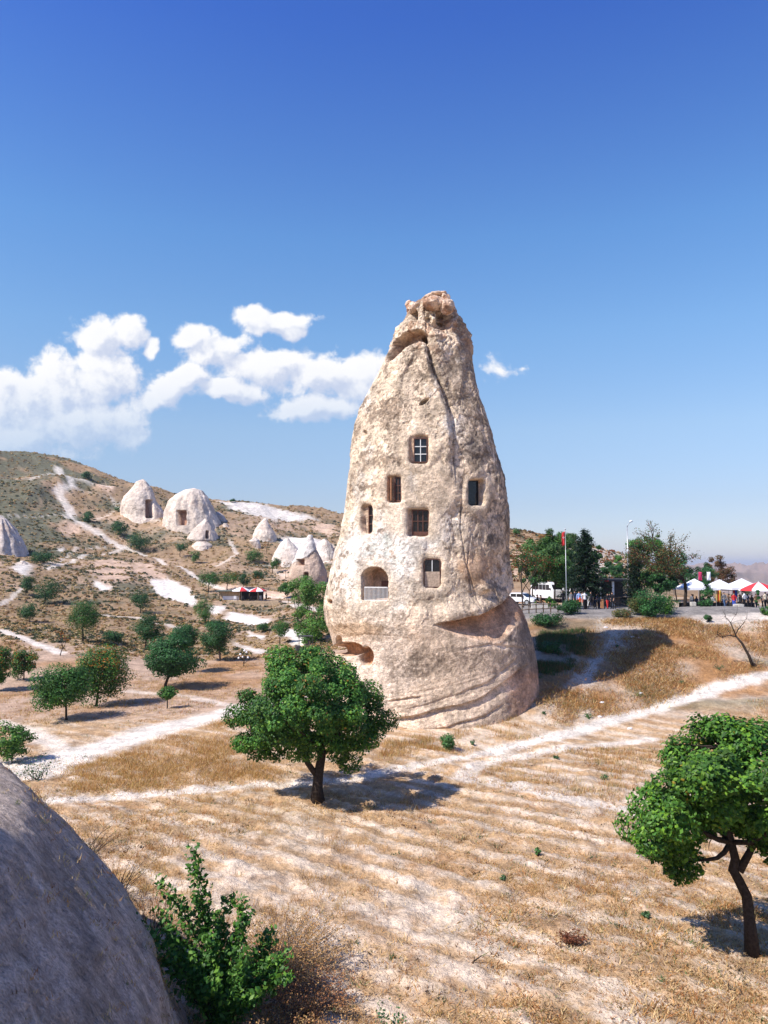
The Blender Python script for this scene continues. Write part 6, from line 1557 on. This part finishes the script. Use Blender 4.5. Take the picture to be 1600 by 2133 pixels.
strip([(130, 1610), (330, 1545), (480, 1500), (500, 1520), (560, 1600), (640, 1640), (400, 1640), (150, 1650)], 6500, .15, .50, 'tall_dry_grass', 'tall rust-coloured dry grass along the left path', STR, [.58, .22, .14, .06, 0], 9, .02, .75, 1.0)
strip([(800, 1540), (860, 1530), (960, 1525), (1050, 1490), (1120, 1470), (1080, 1545), (960, 1570), (850, 1590), (790, 1600)], 2600, .15, .42, 'dry_grass', 'dry grass round the foot of the chimney', STR, [.45, .3, .15, .05, .05], 10, .018)
strip([(1000, 1600), (1180, 1565), (1340, 1550), (1480, 1500), (1600, 1450), (1600, 1560), (1500, 1600), (1340, 1670), (1200, 1660), (1060, 1625)], 3200, .12, .38, 'dry_grass', 'patchy dry grass on the humps below the white path', STR, [.35, .3, .15, .08, .12], 9, .02)
strip([(1120, 1430), (1190, 1400), (1215, 1330), (1262, 1290), (1420, 1290), (1620, 1292), (1620, 1385), (1500, 1425), (1400, 1460), (1250, 1500), (1100, 1545), (1070, 1500)], 16000, .22, .50, 'bank_straw', 'tangled orange straw covering the bank below the terrace', STR, [.36, .20, .24, .14, .06], 9, .034, .8, 1.0)
strip([(1120, 1415), (1125, 1318), (1215, 1312), (1225, 1345), (1180, 1400)], 2600, .15, .5, 'shaded_scrub', 'grass and scrub on the shaded side of the chimney', [DGREEN * 1.5, np.array([.16, .11, .06])], [.5, .5], 12, .03, .5)
strip([(-20, 1450), (200, 1400), (460, 1385), (600, 1370), (560, 1440), (300, 1520), (60, 1590), (-20, 1590)], 4200, .10, .32, 'orchard_grass', 'short dry grass under the orchard trees', STR, [.5, .25, .15, .05, .05], 8, .03, .6)


# sparse dry tufts clinging to the grey mound
kk = rng.integers(0, 330, 2600) * len(tha) + rng.integers(0, 430, 2600)
kk = kk[(z_[kk] > -9) & (fbm(x_[kk], y_[kk], z_[kk], 2.5, 3, 410) > -.1)]
blades('mound_tufts', x_[kk], y_[kk], rng.uniform(.04, .17, len(kk)), .018, pick(len(kk), STR, [.2, .35, .15, .2, .1]), 12, .6, .7, 'sparse dry tufts clinging to the grey mound', Z=z_[kk])
# low scrub on the hills: leafy puffs too many to count
def scrub(n, px0, px1, y0, y1, s0, s1, name, lab, fcol, mask, Yr):
    Yv = np.exp(rng.uniform(math.log(Yr[0]), math.log(Yr[1]), n)); pxv = rng.uniform(px0, px1, n); X = (pxv - 800) / F * Yv
    Z = TH(X, Yv); k = mask(X, Yv); X, Yv, Z = X[k], Yv[k], Z[k]; a_, b_ = proj(X, Yv, Z); k = (b_ > y0) & (b_ < y1) & (a_ > px0 - 5) & (a_ < px1 + 5); X, Yv, Z = X[k], Yv[k], Z[k]; n = len(X)
    per = 12; sz = rng.uniform(s0, s1, n) * (.6 + Yv / 320); kk = np.repeat(np.arange(n), per); m = len(kk)
    dr = rng.normal(size=(m, 3)); dr /= np.linalg.norm(dr, axis=1)[:, None]; dr[:, 2] = np.abs(dr[:, 2]) * .8
    P = np.stack([X, Yv, Z - .05], 1)[kk] + dr * (sz[kk] * .5)[:, None]
    c = fcol(n)[kk] * rng.uniform(.7, 1.3, (m, 1)); V, Fq, c = leaf_mesh(P, dr + np.array([0, 0, .5]) + rng.normal(size=(m, 3)) * .4, sz[kk] * .55, c, .7)
    finish(mesh_np(name, V, Fq, M['straw'], False, c), kind='stuff', label=lab, cat='scrub')


def notwhite(X, Y):
    c = ground_col(X, Y, TH(X, Y)); return c.mean(1) < .36


scrub(9000, -60, 760, 1000, 1420, .35, .9, 'hill_scrub', 'olive and dark green scrub dotted over the left hillside', lambda n: pick(n, [OLIVE * .9, np.array([.05, .06, .03]), np.array([.13, .11, .05])], [.5, .25, .25]), lambda X, Y: notwhite(X, Y) & ((fbm(X * .6, Y, X * 0, 11, 5, 103, .65) + .3 * fbm(X, Y, X * 0, 5, 4, 102, .6) + sst(-.32, -.50, X / Y) * sst(165, 215, Y) * .5) > .02), (85, 320))
scrub(11000, -60, 760, 940, 1420, .3, .8, 'hill_grass', 'dry tan grass clumps over the left hillside', lambda n: pick(n, [np.array([.36, .235, .12]), np.array([.28, .16, .08]), np.array([.42, .30, .17])], [.4, .3, .3]), notwhite, (80, 330))
scrub(2200, 1060, 1340, 1090, 1260, .4, 1.0, 'far_bank_scrub', 'scrub on the low hill behind the road', lambda n: pick(n, [OLIVE, np.array([.3, .19, .1]), RUST * .7], [.3, .5, .2]), lambda X, Y: np.ones(len(X), bool), (125, 210))

# ------------------------------------------------------------------ air
hm_ = flat('haze_air', (.8, .8, .8)); hm_.node_tree.nodes.clear(); HN = NT(hm_.node_tree)
pv = HN.n('ShaderNodeVolumePrincipled'); pv.inputs['Color'].default_value = (.72, .80, 1.0, 1); pv.inputs['Density'].default_value = .00012; pv.inputs['Anisotropy'].default_value = .2
ho = HN.n('ShaderNodeOutputMaterial'); HN.put(ho.inputs['Volume'], pv.outputs[0])
hb_ = MB(); zb_ = float(GZ.min()) - 1; zt_ = max(float(GZ.max()), 20) + 6
hb_.box((0, 0, (zb_ + zt_) / 2), (19000, 19000, zt_ - zb_)); hb_.build('haze', hm_, None, kind='stuff')
